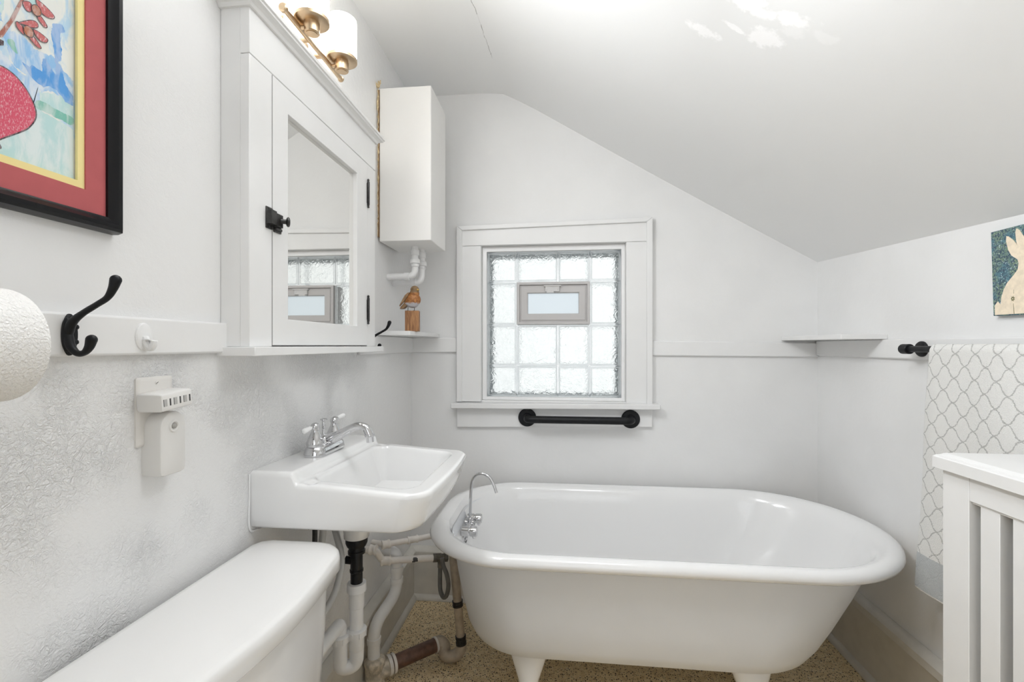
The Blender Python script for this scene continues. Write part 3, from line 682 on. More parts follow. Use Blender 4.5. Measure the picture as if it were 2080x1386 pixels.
for F in ([(0.5299,1.6538),(0.5375,1.6595),(0.5415,1.6549),(0.5388,1.6469),(0.5335,1.646)], [(0.545,1.668),(0.5538,1.6687),(0.5666,1.6632),(0.5669,1.6579),(0.5594,1.6541),(0.551,1.6558)], [(0.5469,1.6451),(0.551,1.6496),(0.558,1.6429),(0.558,1.639),(0.5538,1.6384)],
          [(0.522,1.6213),(0.5251,1.6235),(0.5303,1.6196),(0.5309,1.6111),(0.5239,1.6152)], [(0.5251,1.6228),(0.5388,1.6359),(0.5462,1.6377),(0.5472,1.6322),(0.5401,1.6265),(0.5322,1.6248)], [(0.5415,1.6244),(0.5469,1.6266),(0.5566,1.6247),(0.5592,1.6225),(0.5566,1.6173),(0.5483,1.616)], [(0.5368,1.6113),(0.5415,1.616),(0.551,1.607),(0.5462,1.6046)]):
    p = smoothp(F,4); lay(p,7); LY[0] += 0.00003; stroke(p+[p[0]], 0.0009, 6)
    q = [(2*VC-y+0.004, z+0.06) for y,z in p][::-1]; lay(q,7); stroke(q+[q[0]], 0.0009, 6)
for F in ([(0.5395,1.655),(0.5435,1.6602),(0.5483,1.6599),(0.551,1.655),(0.5496,1.6494),(0.5448,1.6459),(0.5408,1.6483)], [(0.5303,1.6204),(0.5342,1.6254),(0.5395,1.6245),(0.5417,1.62),(0.5401,1.6136),(0.5348,1.6115),(0.5309,1.6141)]):
    LY[0] += 0.00003; p = smoothp(F,4); lay(p,9); LY[0] += 0.00003; stroke(p+[p[0]], 0.0009, 6)
me_art = bm
a = obj('artwork', me_art, art, t, smooth=0, label='painting of a red vase with flowers on blue and white wash')

# ------------------------------------------------------------------ toilet paper roll, hooks
t = thing('toilet_paper_roll', 'white toilet paper roll beside the black coat hook', 'paper roll', (-0.629, 0.402, 1.137))
bm = B(); R_, L0, L1 = 0.0640, 0.352, 0.455
prof = [(0.021,0),(R_-0.004,0),(R_-0.001,0.0012),(R_,0.004)] + [(R_, 0.004+(L1-L0-0.008)*k/6) for k in range(1,6)] + [(R_,L1-L0-0.004),(R_-0.001,L1-L0-0.0012),(R_-0.004,L1-L0),(0.021,L1-L0),(0.021,0)]
lathe(bm, prof, (-0.6305, L0, 1.2005), (0,1,0), 64, cap=False); obj('paper', bm, M['paper'], t)
bm = B(); lathe(bm, [(0.0205,0.001),(0.0205,L1-L0-0.001),(0.0195,L1-L0-0.001),(0.0195,0.001),(0.0205,0.001)], (-0.6295,L0,1.2005), (0,1,0), 32, cap=False); M['card'] = mat('grey_cardboard', (0.4,0.34,0.27,1), 0.9); obj('core', bm, M['card'], t)

hook = thing('coat_hook', 'black double coat hook beside the toilet paper roll', 'hook', (0,0,0), 'black coat hooks on the left wall rail')
bm = B()
ringsA = []
for dx, s in ((0.0,1.0),(0.002,0.99),(0.0042,0.82)):
    ringsA.append([V(dx, 0.005+0.0105*s*math.cos(2*PI*k/36)*(1.0), 0.0300*s*math.sin(2*PI*k/36)) for k in range(36)])
loft(bm, ringsA); obj('back_plate', bm, M['black'], hook)
bm = B()
tube(bm, spline([(0.004,0,0.002),(0.012,0,0.018),(0.028,0,0.030),(0.050,0,0.042),(0.066,0,0.0515),(0.0745,0,0.064),(0.079,0,0.076)],7), [0.0062,0.0056,0.0043,0.0040,0.0042,0.0055,0.0070], 16, round_end=True)
tube(bm, spline([(0.004,0,-0.002),(0.009,0,-0.017),(0.019,0,-0.0263),(0.030,0,-0.0255),(0.0375,0,-0.018),(0.0415,0,-0.007)],7), [0.0062,0.0056,0.0044,0.0042,0.0055,0.0068], 16, round_end=True)
blob(bm, V(0.003,0,0), (0.0062,0.0068,0.025)); obj('prongs', bm, M['black'], hook)
for y, z in ((0.0108, 0.0110), (0.0104, -0.0105)):
    bm = B(); lathe(bm, [(0.0038,0),(0.0036,0.0014),(0.0022,0.0022)], (0.0042,y,z), (1,0,0), 16); box(bm, 0.0060, 0.0067, y-0.0022, y+0.0022, z-0.0004, z+0.0004); box(bm, 0.0060, 0.0067, y-0.0004, y+0.0004, z-0.0022, z+0.0022); obj('screw', bm, M['black'], hook)
hook2 = copy_tree(hook)
hook.location = (-0.6944, 0.573, 1.2153); hook2.location = (-0.6944, 1.598, 1.2075)
hook2['label'] = 'black double coat hook half hidden between medicine cabinet and corner shelf'

bm = B()
loft(bm, [[V(-0.694+h, 0.694+w*0.016*s*math.cos(2*PI*k/32), 1.2145+0.0235*s*math.sin(2*PI*k/32)) for k in range(32)] for h, s, w in ((0,1,1),(0.002,0.97,1),(0.0035,0.85,1))])
tube(bm, spline([(-0.692,0.694,1.214),(-0.687,0.694,1.202),(-0.681,0.694,1.196),(-0.676,0.694,1.200),(-0.674,0.694,1.208)],6), [0.0060,0.0065,0.006,0.0055,0.005], 10)
box(bm, -0.6905, -0.678, 0.6875, 0.7005, 1.2085, 1.2105)
solo('adhesive_hook', bm, M['rail'], 'small stick-on hook painted over white on the rail', 'hook', bevel=0.0006)

# ------------------------------------------------------------------ wall plate, charger, night light
t = thing('outlet_plate', 'cream wall outlet plate below the painted rail', 'outlet', (XL, 0.728, 1.0265))
bm = B(); loft(bm, [[V(XL+h, p.x, p.y) for p in rrect(0.692+i, 0.7635-i, 1.0275+i, 1.1455-i, 0.004)] for h, i in ((0,0),(0.003,0),(0.0055,0.003),(0.006,0.006))]); obj('plate', bm, M['platepl'], t)
bm = B(); lathe(bm, [(0.0034,0),(0.003,0.001)], (XL+0.006, 0.7285, 1.1345), (1,0,0), 14); obj('screw', bm, M['platepl'], t)
bm = B(); box(bm, XL+0.0069, XL+0.0073, 0.7258, 0.7312, 1.1341, 1.1349, Matrix.Translation((0,0.7285,1.1345)) @ Matrix.Rotation(0.6,4,'X') @ Matrix.Translation((0,-0.7285,-1.1345))); obj('screw_slot', bm, M['slot'], t)
t = thing('charger', 'white multi-port plug-in charger on the outlet plate', 'charger', (-0.68, 0.721, 1.09))
tilt = Matrix.Translation((0,0.721,1.106)) @ Matrix.Rotation(math.radians(4.5),4,'X') @ Matrix.Translation((0,-0.721,-1.106))
bm = B(); loft(bm, [[tilt @ V(x, p.x, p.y) for p in rrect(0.688+i, 0.7545-i, 1.090+i, 1.1215-i, 0.003)] for x, i in ((XL+0.0065,0.002),(-0.698,0),(-0.661,0.0005),(-0.657,0.002),(-0.656,0.004))]); ch = obj('body', bm, M['plastic'], t)
for k in range(3):
    y0 = 0.6935 + k*0.0203
    bm = B(); box(bm, -0.6563, -0.6556, y0, y0+0.0062, 1.0995, 1.1115, tilt); obj('port', bm, M['porttongue'], t, smooth=0, label='grey square port')
    bm = B(); box(bm, -0.6563, -0.6556, y0-0.0008, y0, 1.0995, 1.1115, tilt); box(bm, -0.6563, -0.6556, y0+0.0112, y0+0.0138, 1.0995, 1.1115, tilt); obj('slot', bm, M['slot'], t, smooth=0, label='dark narrow slot')
t = thing('night_light', 'white plug-in night light with round sensor under the charger', 'night light', (-0.685, 0.7305, 0.9745))
bm = B()
def arch(i, x):
    y0, y1, z0, z1 = 0.704+i, 0.757-i, 0.9748+i, 1.0850-i; r = (y1-y0)/2; out = [V(x,y0+0.008,z0),V(x,y1-0.008,z0),V(x,y1-0.002,z0+0.002),V(x,y1,z0+0.008)]
    out += [V(x, (y0+y1)/2 + r*math.cos(PI*k/20), z1-r + r*math.sin(PI*k/20)) for k in range(21)]
    return out + [V(x,y0,z0+0.008),V(x,y0+0.002,z0+0.002)]
loft(bm, [arch(i,x) for x, i in ((XL-0.0003,0.001),(-0.700,0),(-0.6755,0),(-0.673,0.0012),(-0.672,0.003))]); obj('body', bm, M['plastic'], t)
bm = B(); lathe(bm, [(0.0055,0.0005),(0.0075,0.0022),(0.0105,0.0022),(0.0115,0)], (-0.6722,0.731,1.0595), (1,0,0), 32, cap=False); obj('sensor_ring', bm, M['plastic'], t)
bm = B(); lathe(bm, [(0.0052,0),(0.0045,0.0022),(0.0022,0.0036)], (-0.6722,0.731,1.0595), (1,0,0), 24); obj('sensor', bm, M['greyplastic'], t, label='grey domed sensor')

# ------------------------------------------------------------------ sink
t = thing('sink', 'white wall-hung washbasin with raised faucet deck', 'sink', (XL, 1.216, 0.775))
SY0, SY1, SXB, SXF = 0.977, 1.455, XL+0.0005, -0.284
def sstep(a, b, v):
    f = max(0, min(1, (v-a)/(b-a))); return f*f*(3-2*f)
RC = 0.055
def xfront(y):
    d = min(y-SY0, SY1-y); bow = -0.012*((y-1.216)/0.24)**2
    return SXF + bow - (RC - math.sqrt(max(0, RC*RC - (RC-d)**2)) if d < RC else 0)
def sink_z(x, y):
    tilt_ = -0.016*(y-SY0)*0.9
    deck = 0.910 - 0.006*sstep(-0.612, -0.60, x); rim = 0.884 - 0.016*sstep(-0.6, -0.3, x)
    s = sstep(-0.6055, -0.5975, x); z = deck + (rim-deck)*s
    # soft edge all round the outside
    d = min(y-SY0, SY1-y, xfront(y)-x); r = 0.012
    if d < r: z -= r - math.sqrt(max(0, r*r-(r-d)**2))
    # basin
    bx0, bx1, by0, by1, br = -0.592, -0.332, 1.012, 1.420, 0.05
    qx = abs(x-(bx0+bx1)/2)-(bx1-bx0)/2+br; qy = abs(y-(by0+by1)/2)-(by1-by0)/2+br
    sd = math.hypot(max(qx,0), max(qy,0)) + min(max(qx,qy),0) - br
    if sd < 0:
        e = -sd; z -= 0.104*sstep(0, 0.052, e) + 0.016*sstep(0, 0.015, e) + 0.018*sstep(0.04, 0.13, e)
    else: z += 0.0
    # little soap ledges in the back corners of the rim
    for yy in (1.000, 1.432):
        z -= 0.006*math.exp(-((x+0.572)**2/0.012**2 + (y-yy)**2/0.014**2))
    return z + tilt_
bm = B(); ny, nx = 110, 110; grid = []
ys = []
for j in range(ny+1):
    f = j/ny; f2 = 0.5-0.5*math.cos(PI*f); ys.append(SY0 + (SY1-SY0)*(0.55*f+0.45*f2))
for y in ys:
    xf = xfront(y); row = []
    for i in range(nx+1):
        f = i/nx; f2 = 0.5-0.5*math.cos(PI*f); ff = 0.6*f+0.4*f2
        x = SXB + (xf-SXB)*ff; row.append(bm.verts.new(V(x, y, sink_z(x, y))))
    grid.append(row)
for a, b in zip(grid, grid[1:]):
    for i in range(nx): bm.faces.new((a[i], a[i+1], b[i+1], b[i]))
loop = [grid[0][i] for i in range(nx+1)] + [grid[j][nx] for j in range(1, ny+1)] + [grid[ny][i] for i in range(nx-1, -1, -1)] + [grid[j][0] for j in range(ny-1, 0, -1)]
prev = loop; CXs, CYs = -0.50, 1.216
for z, k in ((0.84,0.0),(0.815,0.004),(0.797,0.014),(0.785,0.035),(0.779,0.075),(0.776,0.20)):
    new = []
    for v in loop:
        x, y = v.co.x, v.co.y; fx = (x-SXB)/(SXF-SXB)
        nx_ = SXB + (x-SXB)*(1-k*1.4) - 0.020*sstep(0.86, 0.78, z)*sstep(0.5, 1, fx); nx_ = SXB + (x-SXB)*(1-k*0.55) - 0.016*sstep(0.5,1,fx)*min(1,(0.875-z)/0.09)
        ny_ = CYs + (y-CYs)*(1-k*0.5); new.append(bm.verts.new(V(nx_, ny_, min(z, v.co.z-0.004) if z > 0.83 else z)))
    n_ = len(loop)
    for i in range(n_): bm.faces.new((prev[i], prev[(i+1)%n_], new[(i+1)%n_], new[i]))
    prev = new
bm.faces.new(prev)
lathe(bm, [(0.085,0.005),(0.07,-0.006),(0.045,-0.028),(0.038,-0.06),(0.034,-0.107),(0.030,-0.109)], (-0.566,1.222,0.772), (0,0,1), 32)
obj('basin', bm, M['porcelain'], t, smooth=75)
bm = B(); lathe(bm, [(0.021,0.0),(0.021,0.003),(0.016,0.004),(0.014,0.001)], (-0.50,1.222,0.7445), (0,0,1), 26); obj('drain', bm, M['chrome'], t, label='chrome drain ring')
bm = B(); tube(bm, spline([(XL+0.002,0.974,0.905),(XL+0.002,0.9735,0.85),(XL+0.002,0.974,0.78),(XL+0.004,1.0,0.768),(XL+0.004,1.03,0.764)],6), 0.0022, 8); obj('caulk', bm, M['rail'], t, label='rough white caulk line against the wall')

# ------------------------------------------------------------------ faucet
FX, FY, FZ = -0.645, 1.196, 0.9103
t = thing('faucet', 'chrome two-handle basin faucet with curved spout', 'faucet', (FX, FY, FZ))
bm = B()
def stadium(hx, hy, z, n=14):
    out = [V(FX+hx*math.cos(PI*k/n), FY+hy-hx+hx*math.sin(PI*k/n), z) for k in range(n+1)]
    return out + [V(FX+hx*math.cos(PI+PI*k/n), FY-hy+hx+hx*math.sin(PI+PI*k/n), z) for k in range(n+1)]
loft(bm, [stadium(*a) for a in ((0.029,0.077,FZ-0.002),(0.030,0.078,FZ+0.003),(0.027,0.074,FZ+0.015),(0.0235,0.070,FZ+0.022),(0.020,0.067,FZ+0.0235))]); obj('base', bm, M['chrome'], t, smooth=50)
for s in (-1, 1):
    hy = FY + s*0.051
    bm = B(); lathe(bm, [(0.0205,0.0),(0.0222,0.005),(0.0218,0.012),(0.016,0.026),(0.0105,0.038),(0.009,0.045),(0.0115,0.050),(0.012,0.054),(0.0085,0.060),(0.003,0.0625)], (FX,hy,FZ+0.0225), (0,0,1), 26); hd = obj('handle', bm, M['chrome'], t, smooth=60)
    bm = B(); dy = V(0.25, s*0.95, 0.18).normalized() if s > 0 else V(-0.25, s*0.95, -0.22).normalized(); p0 = V(FX,hy,FZ+0.0765)
    tube(bm, [p0, p0+dy*0.018], 0.004, 12); hl = obj('lever_stem', bm, M['chrome'], hd)
    bm = B(); lathe(bm, [(0.0042,0.014),(0.006,0.019),(0.0075,0.036),(0.0065,0.041),(0.003,0.043)], p0, dy, 18); obj('lever_tip', bm, M['porcelain'], hd, smooth=60, label='white porcelain lever tip')
bm = B(); sp = spline([(FX-0.004,FY,FZ+0.028),(FX+0.018,FY,FZ+0.033),(FX+0.045,FY,FZ+0.045),(FX+0.075,FY,FZ+0.062),(FX+0.098,FY,FZ+0.069),(FX+0.118,FY,FZ+0.063),(FX+0.128,FY,FZ+0.044)],8)
tube(bm, sp, [0.017,0.0165,0.0125,0.0105,0.0105,0.0110,0.0115], 22); lathe(bm, [(0.0125,0.004),(0.0135,0.001),(0.0135,-0.003),(0.0105,-0.005),(0.0105,-0.018),(0.009,-0.019)], (FX+0.1285,FY,FZ+0.044), (-0.1,0,1), 24); lathe(bm, [(0.021,0.0),(0.020,0.012),(0.014,0.02)], (FX,FY,FZ+0.0225), (0,0,1), 26)
obj('spout', bm, M['chrome'], t, smooth=60)
bm = B(); lathe(bm, [(0.006,0.028),(0.0042,0.034),(0.0042,0.046),(0.003,0.048),(0.0035,0.050),(0.0046,0.053),(0.0046,0.068),(0.003,0.071),(0.0095,0.074),(0.0095,0.0765),(0.004,0.0785)], (FX-0.004,FY+0.000,FZ+0.010), (0,0,1), 18); obj('lift_rod', bm, M['chrome'], t, smooth=50)

# ------------------------------------------------------------------ plumbing below the sink
DX, DY = -0.566, 1.222
t = thing('sink_trap', 'white plastic sink trap hanging from a black tailpiece under the basin', 'drain trap', (DX, DY, 0.30))
bm = B(); lathe(bm, [(0.030,0.6625),(0.030,0.650),(0.026,0.640),(0.0215,0.638),(0.0215,0.628),(0.0235,0.627),(0.0235,0.619),(0.0168,0.617),(0.0168,0.575),(0.0185,0.574),(0.0185,0.568),(0.0162,0.566),(0.0162,0.525)], (DX,DY,0), (0,0,1), 28)
tube(bm, [(DX-0.01,DY-0.002,0.598),(DX-0.030,DY-0.004,0.600)], 0.011, 14); obj('tailpiece', bm, M['blackpipe'], t, label='black plastic tailpiece')
bm = B(); tube(bm, [(DX-0.028,DY-0.004,0.600),(DX-0.11,DY-0.008,0.594)], 0.003, 8); obj('pop_up_rod', bm, M['blackpipe'], t, label='black pop-up rod')
bm = B(); lathe(bm, [(0.0185,0.537),(0.0255,0.536),(0.0265,0.514),(0.0215,0.511),(0.0205,0.508),(0.0205,0.470),(0.0185,0.468),(0.0185,0.388)], (DX,DY,0), (0,0,1), 28); obj('inlet_tube', bm, M['pvc'], t)
ox, oy = -0.603, 1.200
bm = B()
tube(bm, fillet([(DX,DY,0.392),(DX,DY,0.306),(ox,oy,0.306),(ox,oy,0.400)], 0.036, 9), 0.0195, 20); lathe(bm, [(0.0205,0.392),(0.0205,0.352),(0.0195,0.350)], (DX,DY,0), (0,0,1), 26); obj('j_bend', bm, M['pvc'], t)
for px, py, z in ((DX,DY,0.388), (ox,oy,0.383)):
    bm = B(); lathe(bm, [(0.019,0.0),(0.026,0.001),(0.0275,0.018),(0.0245,0.021),(0.019,0.022)], (px,py,z), (0,0,1), 22)
    for k in range(8): box(bm, -0.0265, 0.0285, -0.002, 0.002, 0.002, 0.017, Matrix.Translation((px,py,z)) @ Matrix.Rotation(k*PI/4,4,'Z'))
    obj('slip_nut', bm, M['pvc'], t, smooth=40)
bm = B(); tube(bm, fillet([(ox,oy,0.398),(ox,oy,0.432),(ox-0.002,1.03,0.428),(XL+0.004,1.015,0.425)], 0.034, 9), 0.0175, 20); obj('trap_arm', bm, M['pvc'], t)
# grey supply hose that loops beside the tailpiece
bm = B(); tube(bm, spline([(-0.658,1.252,0.770),(-0.640,1.232,0.70),(-0.596,1.19,0.63),(-0.586,1.165,0.585),(-0.592,1.13,0.535),(-0.612,1.08,0.500),(-0.64,1.03,0.475),(-0.668,0.995,0.45)],8), 0.0090, 14)
solo('supply_hose', bm, M['greyhose'], 'grey supply hose curving beside the black tailpiece', 'hose')
bm = B(); tube(bm, spline([(-0.620,1.147,0.772),(-0.625,1.143,0.68),(-0.640,1.130,0.60),(-0.665,1.10,0.50),(-0.692,1.06,0.42)],8), 0.0090, 14)
solo('supply_hose', bm, M['greyhose'], 'straight grey supply hose behind the toilet tank corner', 'hose')
bm = B(); tube(bm, fillet([(-0.630,1.118,0.774),(-0.630,1.116,0.60),(-0.7085,1.055,0.595)],0.02), 0.0065, 12); tube(bm, [(-0.628,1.112,0.735),(-0.640,1.102,0.732)], 0.004, 8)
solo('support_rod', bm, M['oldblack'], 'black threaded rod under the back of the basin', 'rod')

def pipe(name, lab, pts, r, m, fil=0.03, couplings=(), cat='pipe'):
    t = thing(name, lab, cat, tuple(Vector(pts[-1])))
    bm = B(); tube(bm, fillet(pts, fil, 8), r, 18); obj('pipe', bm, m, t)
    for c, d, rr, l in couplings:
        bm = B(); lathe(bm, [(r,-l/2),(rr-.001,-l/2),(rr,-l/2+.002),(rr,-l/2+.006),(rr-.002,-l/2+.008),(rr-.002,l/2-.008),(rr,l/2-.006),(rr,l/2-.002),(rr-.001,l/2),(r,l/2)], c, d, 22); obj('coupling', bm, m, t, smooth=50)
    return t
UM = M['pvcold']
pa = V(-0.650,1.650,0.452); pb = V(-0.452,1.800,0.442)
t = pipe('water_pipe', 'upper white painted water pipe running behind the tub rim', [(XL+0.002,1.662,0.453), pa, pb], 0.0105, UM, 0.012, [(pa+(pb-pa)*0.42, pb-pa, 0.0145, 0.042), (pa, pb-pa, 0.0165, 0.03)])
qa = V(-0.654,1.628,0.4005); qb = V(-0.480,1.715,0.380)
t = pipe('water_pipe', 'lower white painted water pipe with chipped paint and dark union', [(XL+0.002,1.607,0.450),(-0.672,1.607,0.450),qa,qb], 0.0125, UM, 0.02, [(qa+(qb-qa)*0.06, qb-qa, 0.0180, 0.036), ((-0.681,1.607,0.450), (1,0,0), 0.0185, 0.026)])
bm = B(); d = (qb-qa).normalized(); c = qa+(qb-qa)*0.60; a_, b_ = frame_for(d)
for k in range(5):
    an = -0.35 + 0.24*k; h = 0.018*(0.6+0.4*random.random()); ring0 = []
    cc = c + d*random.uniform(-0.005, 0.005)
    loft(bm, [[cc + d*s + (a_*math.cos(an+w) + b_*math.sin(an+w))*0.01275 for w in (-0.3, 0.0, 0.3)] for s in (-h/2, h/2)], False, False, False)
obj('paint_chip', bm, M['slot'], t, smooth=0, label='dark chip in the white paint')
# union, hose loop
uv_ = V(-0.462,1.722,0.379)
t = thing('union_valve', 'dull dark metal union at the end of the lower painted pipe', 'valve', tuple(uv_))
bm = B(); lathe(bm, [(0.013,-0.026),(0.017,-0.025),(0.017,0.004),(0.0145,0.006),(0.0145,0.016),(0.0175,0.017),(0.0175,0.03),(0.012,0.031)], uv_, d, 8); tube(bm, [uv_+V(0,0,0.0), uv_+V(0.002,-0.002,-0.03)], 0.0095, 14); lathe(bm, [(0.0105,0),(0.0105,0.012)], uv_+V(0.002,-0.002,-0.036), (0,0,1), 8); obj('fitting', bm, M['unionmetal'], t, smooth=25)
bm = B(); h0 = uv_+V(0.002,-0.002,-0.036)
tube(bm, spline([h0, h0+V(0.001,-0.006,-0.045), h0+V(0.006,-0.018,-0.080), h0+V(0.021,-0.032,-0.097), h0+V(0.037,-0.043,-0.082), h0+V(0.045,-0.050,-0.040), h0+V(0.039,-0.052,0.000), h0+V(0.026,-0.050,0.030), h0+V(0.020,-0.048,0.058)],9), 0.0082, 14)
solo('flexible_hose', bm, M['darkhose'], 'dark grey hose looping down from the metal union by the tub', 'hose')
# pvc waste from the wall down to the floor
t = thing('vent_pipe', 'white offset waste pipe with elbow dropping along the left baseboard', 'pipe', (-0.655,1.55,0.10))
W0, W1, W2, W3 = V(-0.622,1.690,0.405), V(-0.622,1.690,0.255), V(-0.655,1.552,0.205), V(-0.655,1.552,0.095)
bm = B(); tube(bm, fillet([(XL+0.034,1.69,0.41), W0, W1, W2, W3], 0.045, 10), 0.0215, 22); obj('pipe', bm, M['pvc'], t)
for c, d_ in ((W0+V(0,0,-0.062), (0,0,1)), (W1+V(0,0,0.045), (0,0,1)), (W3+V(0,0,0.06),(0,0,1)), ((-0.650,1.69,0.41),(1,0,0))):
    bm = B(); lathe(bm, [(0.021,-0.012),(0.0240,-0.011),(0.0250,0.0),(0.0240,0.011),(0.021,0.012)], c, d_, 24); obj('collar', bm, M['pvc'], t, smooth=50)
# old waste line on the floor
t = thing('floor_drain_pipe', 'rusty brown drain pipe with tan elbow lying on the speckled floor', 'pipe', (-0.53, 1.64, 0.0))
HB = V(-0.650,1.548,0)
bm = B(); lathe(bm, [(0.030,0.0),(0.034,0.002),(0.036,0.012),(0.033,0.016),(0.033,0.070),(0.036,0.074),(0.037,0.090),(0.031,0.097),(0.024,0.098)], HB, (0,0,1), 24); tube(bm, [HB+V(0.01,0.008,0.045), HB+V(0.046,0.034,0.05)], 0.031, 20); M['hub'] = mottled('flaking_tan_hub', (0.55,0.49,0.40,1), 0.5, 60, 0.3, 120, 0.4, 0.002); obj('hub', bm, M['hub'], t, smooth=50)
ca, cb = V(-0.604,1.582,0.053), V(-0.470,1.700,0.056)
bm = B(); tube(bm, [ca, cb], 0.0255, 24); obj('brown_pipe', bm, M['copper'], t, label='rust brown metal pipe')
for f, rr, l in ((-0.035,0.034,0.012),(0.05,0.033,0.010),(0.985,0.0285,0.008)):
    bm = B(); lathe(bm, [(0.0255,-l/2),(rr,-l/2),(rr,l/2),(0.0255,l/2)], ca+(cb-ca)*f, cb-ca, 26); obj('clamp_ring', bm, M['pvcold'], t, smooth=30)
bm = B(); tube(bm, spline([cb-(cb-ca).normalized()*0.006, cb+V(0.012,0.008,0.004), cb+V(0.030,0.004,-0.006), cb+V(0.036,-0.012,-0.022), cb+V(0.052,-0.018,-0.030), cb+V(0.080,-0.010,-0.027), cb+V(0.096,-0.002,-0.008), cb+V(0.098,0.0,0.010)],7), [0.024,0.0245,0.0235,0.0225,0.0215,0.0215,0.0205,0.0195], 20); obj('elbow', bm, M['tanpipe'], t, smooth=60)
t = thing('overflow_pipe', 'tan vertical waste pipe with black clamps against the tub end', 'pipe', (-0.393,1.70,0.06))
w0, w1 = V(-0.415,1.702,0.528), V(-0.372,1.700,0.060)
bm = B(); tube(bm, [w0,w1], 0.0165, 20); obj('pipe', bm, M['tanpipe'], t)
for f, l in ((0.66,0.020),(0.955,0.032)):
    bm = B(); lathe(bm, [(0.0165,-l/2),(0.0205,-l/2),(0.0205,-l/6),(0.0185,-l/8),(0.0185,l/8),(0.0205,l/6),(0.0205,l/2),(0.0165,l/2)], w0+(w1-w0)*f, w1-w0, 14); obj('clamp', bm, M['oldblack'], t, smooth=30, label='flaking black clamp')

# ------------------------------------------------------------------ bathtub
TCY = 1.70
t = thing('bathtub', 'white clawfoot bathtub with rolled rim under the window', 'bathtub', (0.3, TCY, 0.0))
def oval(xl, xr, w, z, rl=None):
    xl += 0.030 if xl < -0.42 else 0.018
    rl = min(0.29*(w/0.38), w-0.01) if rl is None else rl
    return rrect(xl, xr, TCY-w, TCY+w, rl, w-0.001, n=16, e=6, z=z)
outer = [oval(-0.24,0.74,0.20,0.203), oval(-0.30,0.81,0.255,0.207), oval(-0.33,0.845,0.283,0.225), oval(-0.346,0.872,0.298,0.26), oval(-0.362,0.915,0.308,0.33), oval(-0.38,0.965,0.318,0.42), oval(-0.395,1.015,0.327,0.52), oval(-0.40,1.03,0.330,0.548)]
bm = B(); loft(bm, outer, True, False); obj('shell', bm, M['tubpaint'], t, smooth=60, label='matt white outer shell')
rim = [oval(-0.403,1.032,0.332,0.549), oval(-0.430,1.055,0.345,0.540), oval(-0.462,1.083,0.366,0.538), oval(-0.481,1.098,0.377,0.546), oval(-0.487,1.103,0.380,0.556), oval(-0.482,1.100,0.377,0.568), oval(-0.468,1.088,0.368,0.577), oval(-0.446,1.070,0.354,0.580), oval(-0.424,1.050,0.340,0.575), oval(-0.408,1.030,0.327,0.560), oval(-0.398,1.015,0.318,0.535)]
inn = [oval(-0.390,0.995,0.312,0.49), oval(-0.375,0.945,0.300,0.40), oval(-0.355,0.885,0.285,0.31), oval(-0.325,0.835,0.262,0.258), oval(-0.28,0.78,0.225,0.238), oval(-0.2,0.68,0.16,0.231)]
bm = B(); loft(bm, rim+inn, False, True); obj('enamel_rim', bm, M['enamel'], t, smooth=60, label='glossy white rolled rim and inside')
fb = None
for fx, fy in ((-0.10,1.475),(0.585,1.475),(-0.10,1.925),(0.585,1.925)):
    s = -1 if fy < TCY else 1
    bm = B(); rings = []
    for z, rx, ry, off in ((0.232,0.070,0.036,-0.012),(0.215,0.066,0.040,-0.006),(0.195,0.058,0.038,0.0),(0.165,0.047,0.034,0.006),(0.130,0.034,0.029,0.012),(0.095,0.025,0.025,0.018),(0.070,0.026,0.027,0.024),(0.045,0.035,0.035,0.028),(0.022,0.040,0.040,0.030),(0.006,0.033,0.034,0.030),(0.0005,0.022,0.024,0.030)):
        rings.append([V(fx+rx*math.cos(2*PI*k/28)*(1+0.05*math.cos(6*PI*k/14)*(1 if z < 0.06 else 0)), fy+s*off+ry*math.sin(2*PI*k/28), z) for k in range(28)])
    loft(bm, rings); obj('claw_foot', bm, M['enamel'], t, smooth=60)
bm = B(); lathe(bm, [(0.031,0),(0.032,0.004),(0.026,0.007)], (-0.371,1.735,0.452), (1,0,-0.15), 28); obj('overflow_plate', bm, M['chrome'], t, label='chrome overflow plate')
bm = B()
for k in range(7):
    an = 2*PI*k/7; lathe(bm, [(0.0048,0),(0.0048,0.0012)], V(-0.3635,1.735,0.451)+V(0.002,0.016*math.cos(an),0.016*math.sin(an)), (1,0,-0.15), 10)
obj('overflow_holes', bm, M['slot'], t, smooth=0, label='dark openings of the overflow plate')

t = thing('tub_faucet', 'chrome gooseneck tub faucet with two handles at the tub end', 'faucet', (-0.3430,1.735,0.45))
bm = B(); tube(bm, spline([(-0.3490,1.752,0.485),(-0.3470,1.752,0.58),(-0.3430,1.752,0.655),(-0.3300,1.751,0.688),(-0.3030,1.750,0.7005),(-0.2730,1.748,0.689),(-0.2550,1.746,0.660),(-0.2440,1.744,0.630)],9), 0.0058, 16); obj('spout', bm, M['chrome'], t, smooth=60)
bm = B(); tube(bm, [(-0.3675,1.755,0.505),(-0.3330,1.753,0.505)], 0.015, 18); tube(bm, [(-0.3490,1.800,0.505),(-0.3490,1.690,0.505)], 0.0125, 18); lathe(bm, [(0.010,0),(0.0135,0.002),(0.0135,0.012),(0.008,0.015)], (-0.3490,1.752,0.513), (0,0,1), 18); obj('valve_body', bm, M['chrome'], t, smooth=40)
for y, z in ((1.795,0.508),(1.690,0.499)):
    bm = B(); lathe(bm, [(0.016,-0.030),(0.0185,-0.028),(0.0185,-0.004),(0.016,-0.002),(0.015,0.001),(0.0185,0.003),(0.0195,0.022),(0.017,0.028),(0.008,0.030)], (-0.3380,y,z), (1,0,0), 24)
    tube(bm, [(-0.3230,y,z-0.004),(-0.3210,y-0.002,z-0.026)], [0.010,0.0055], 4); obj('handle', bm, M['chrome'], t, smooth=35)

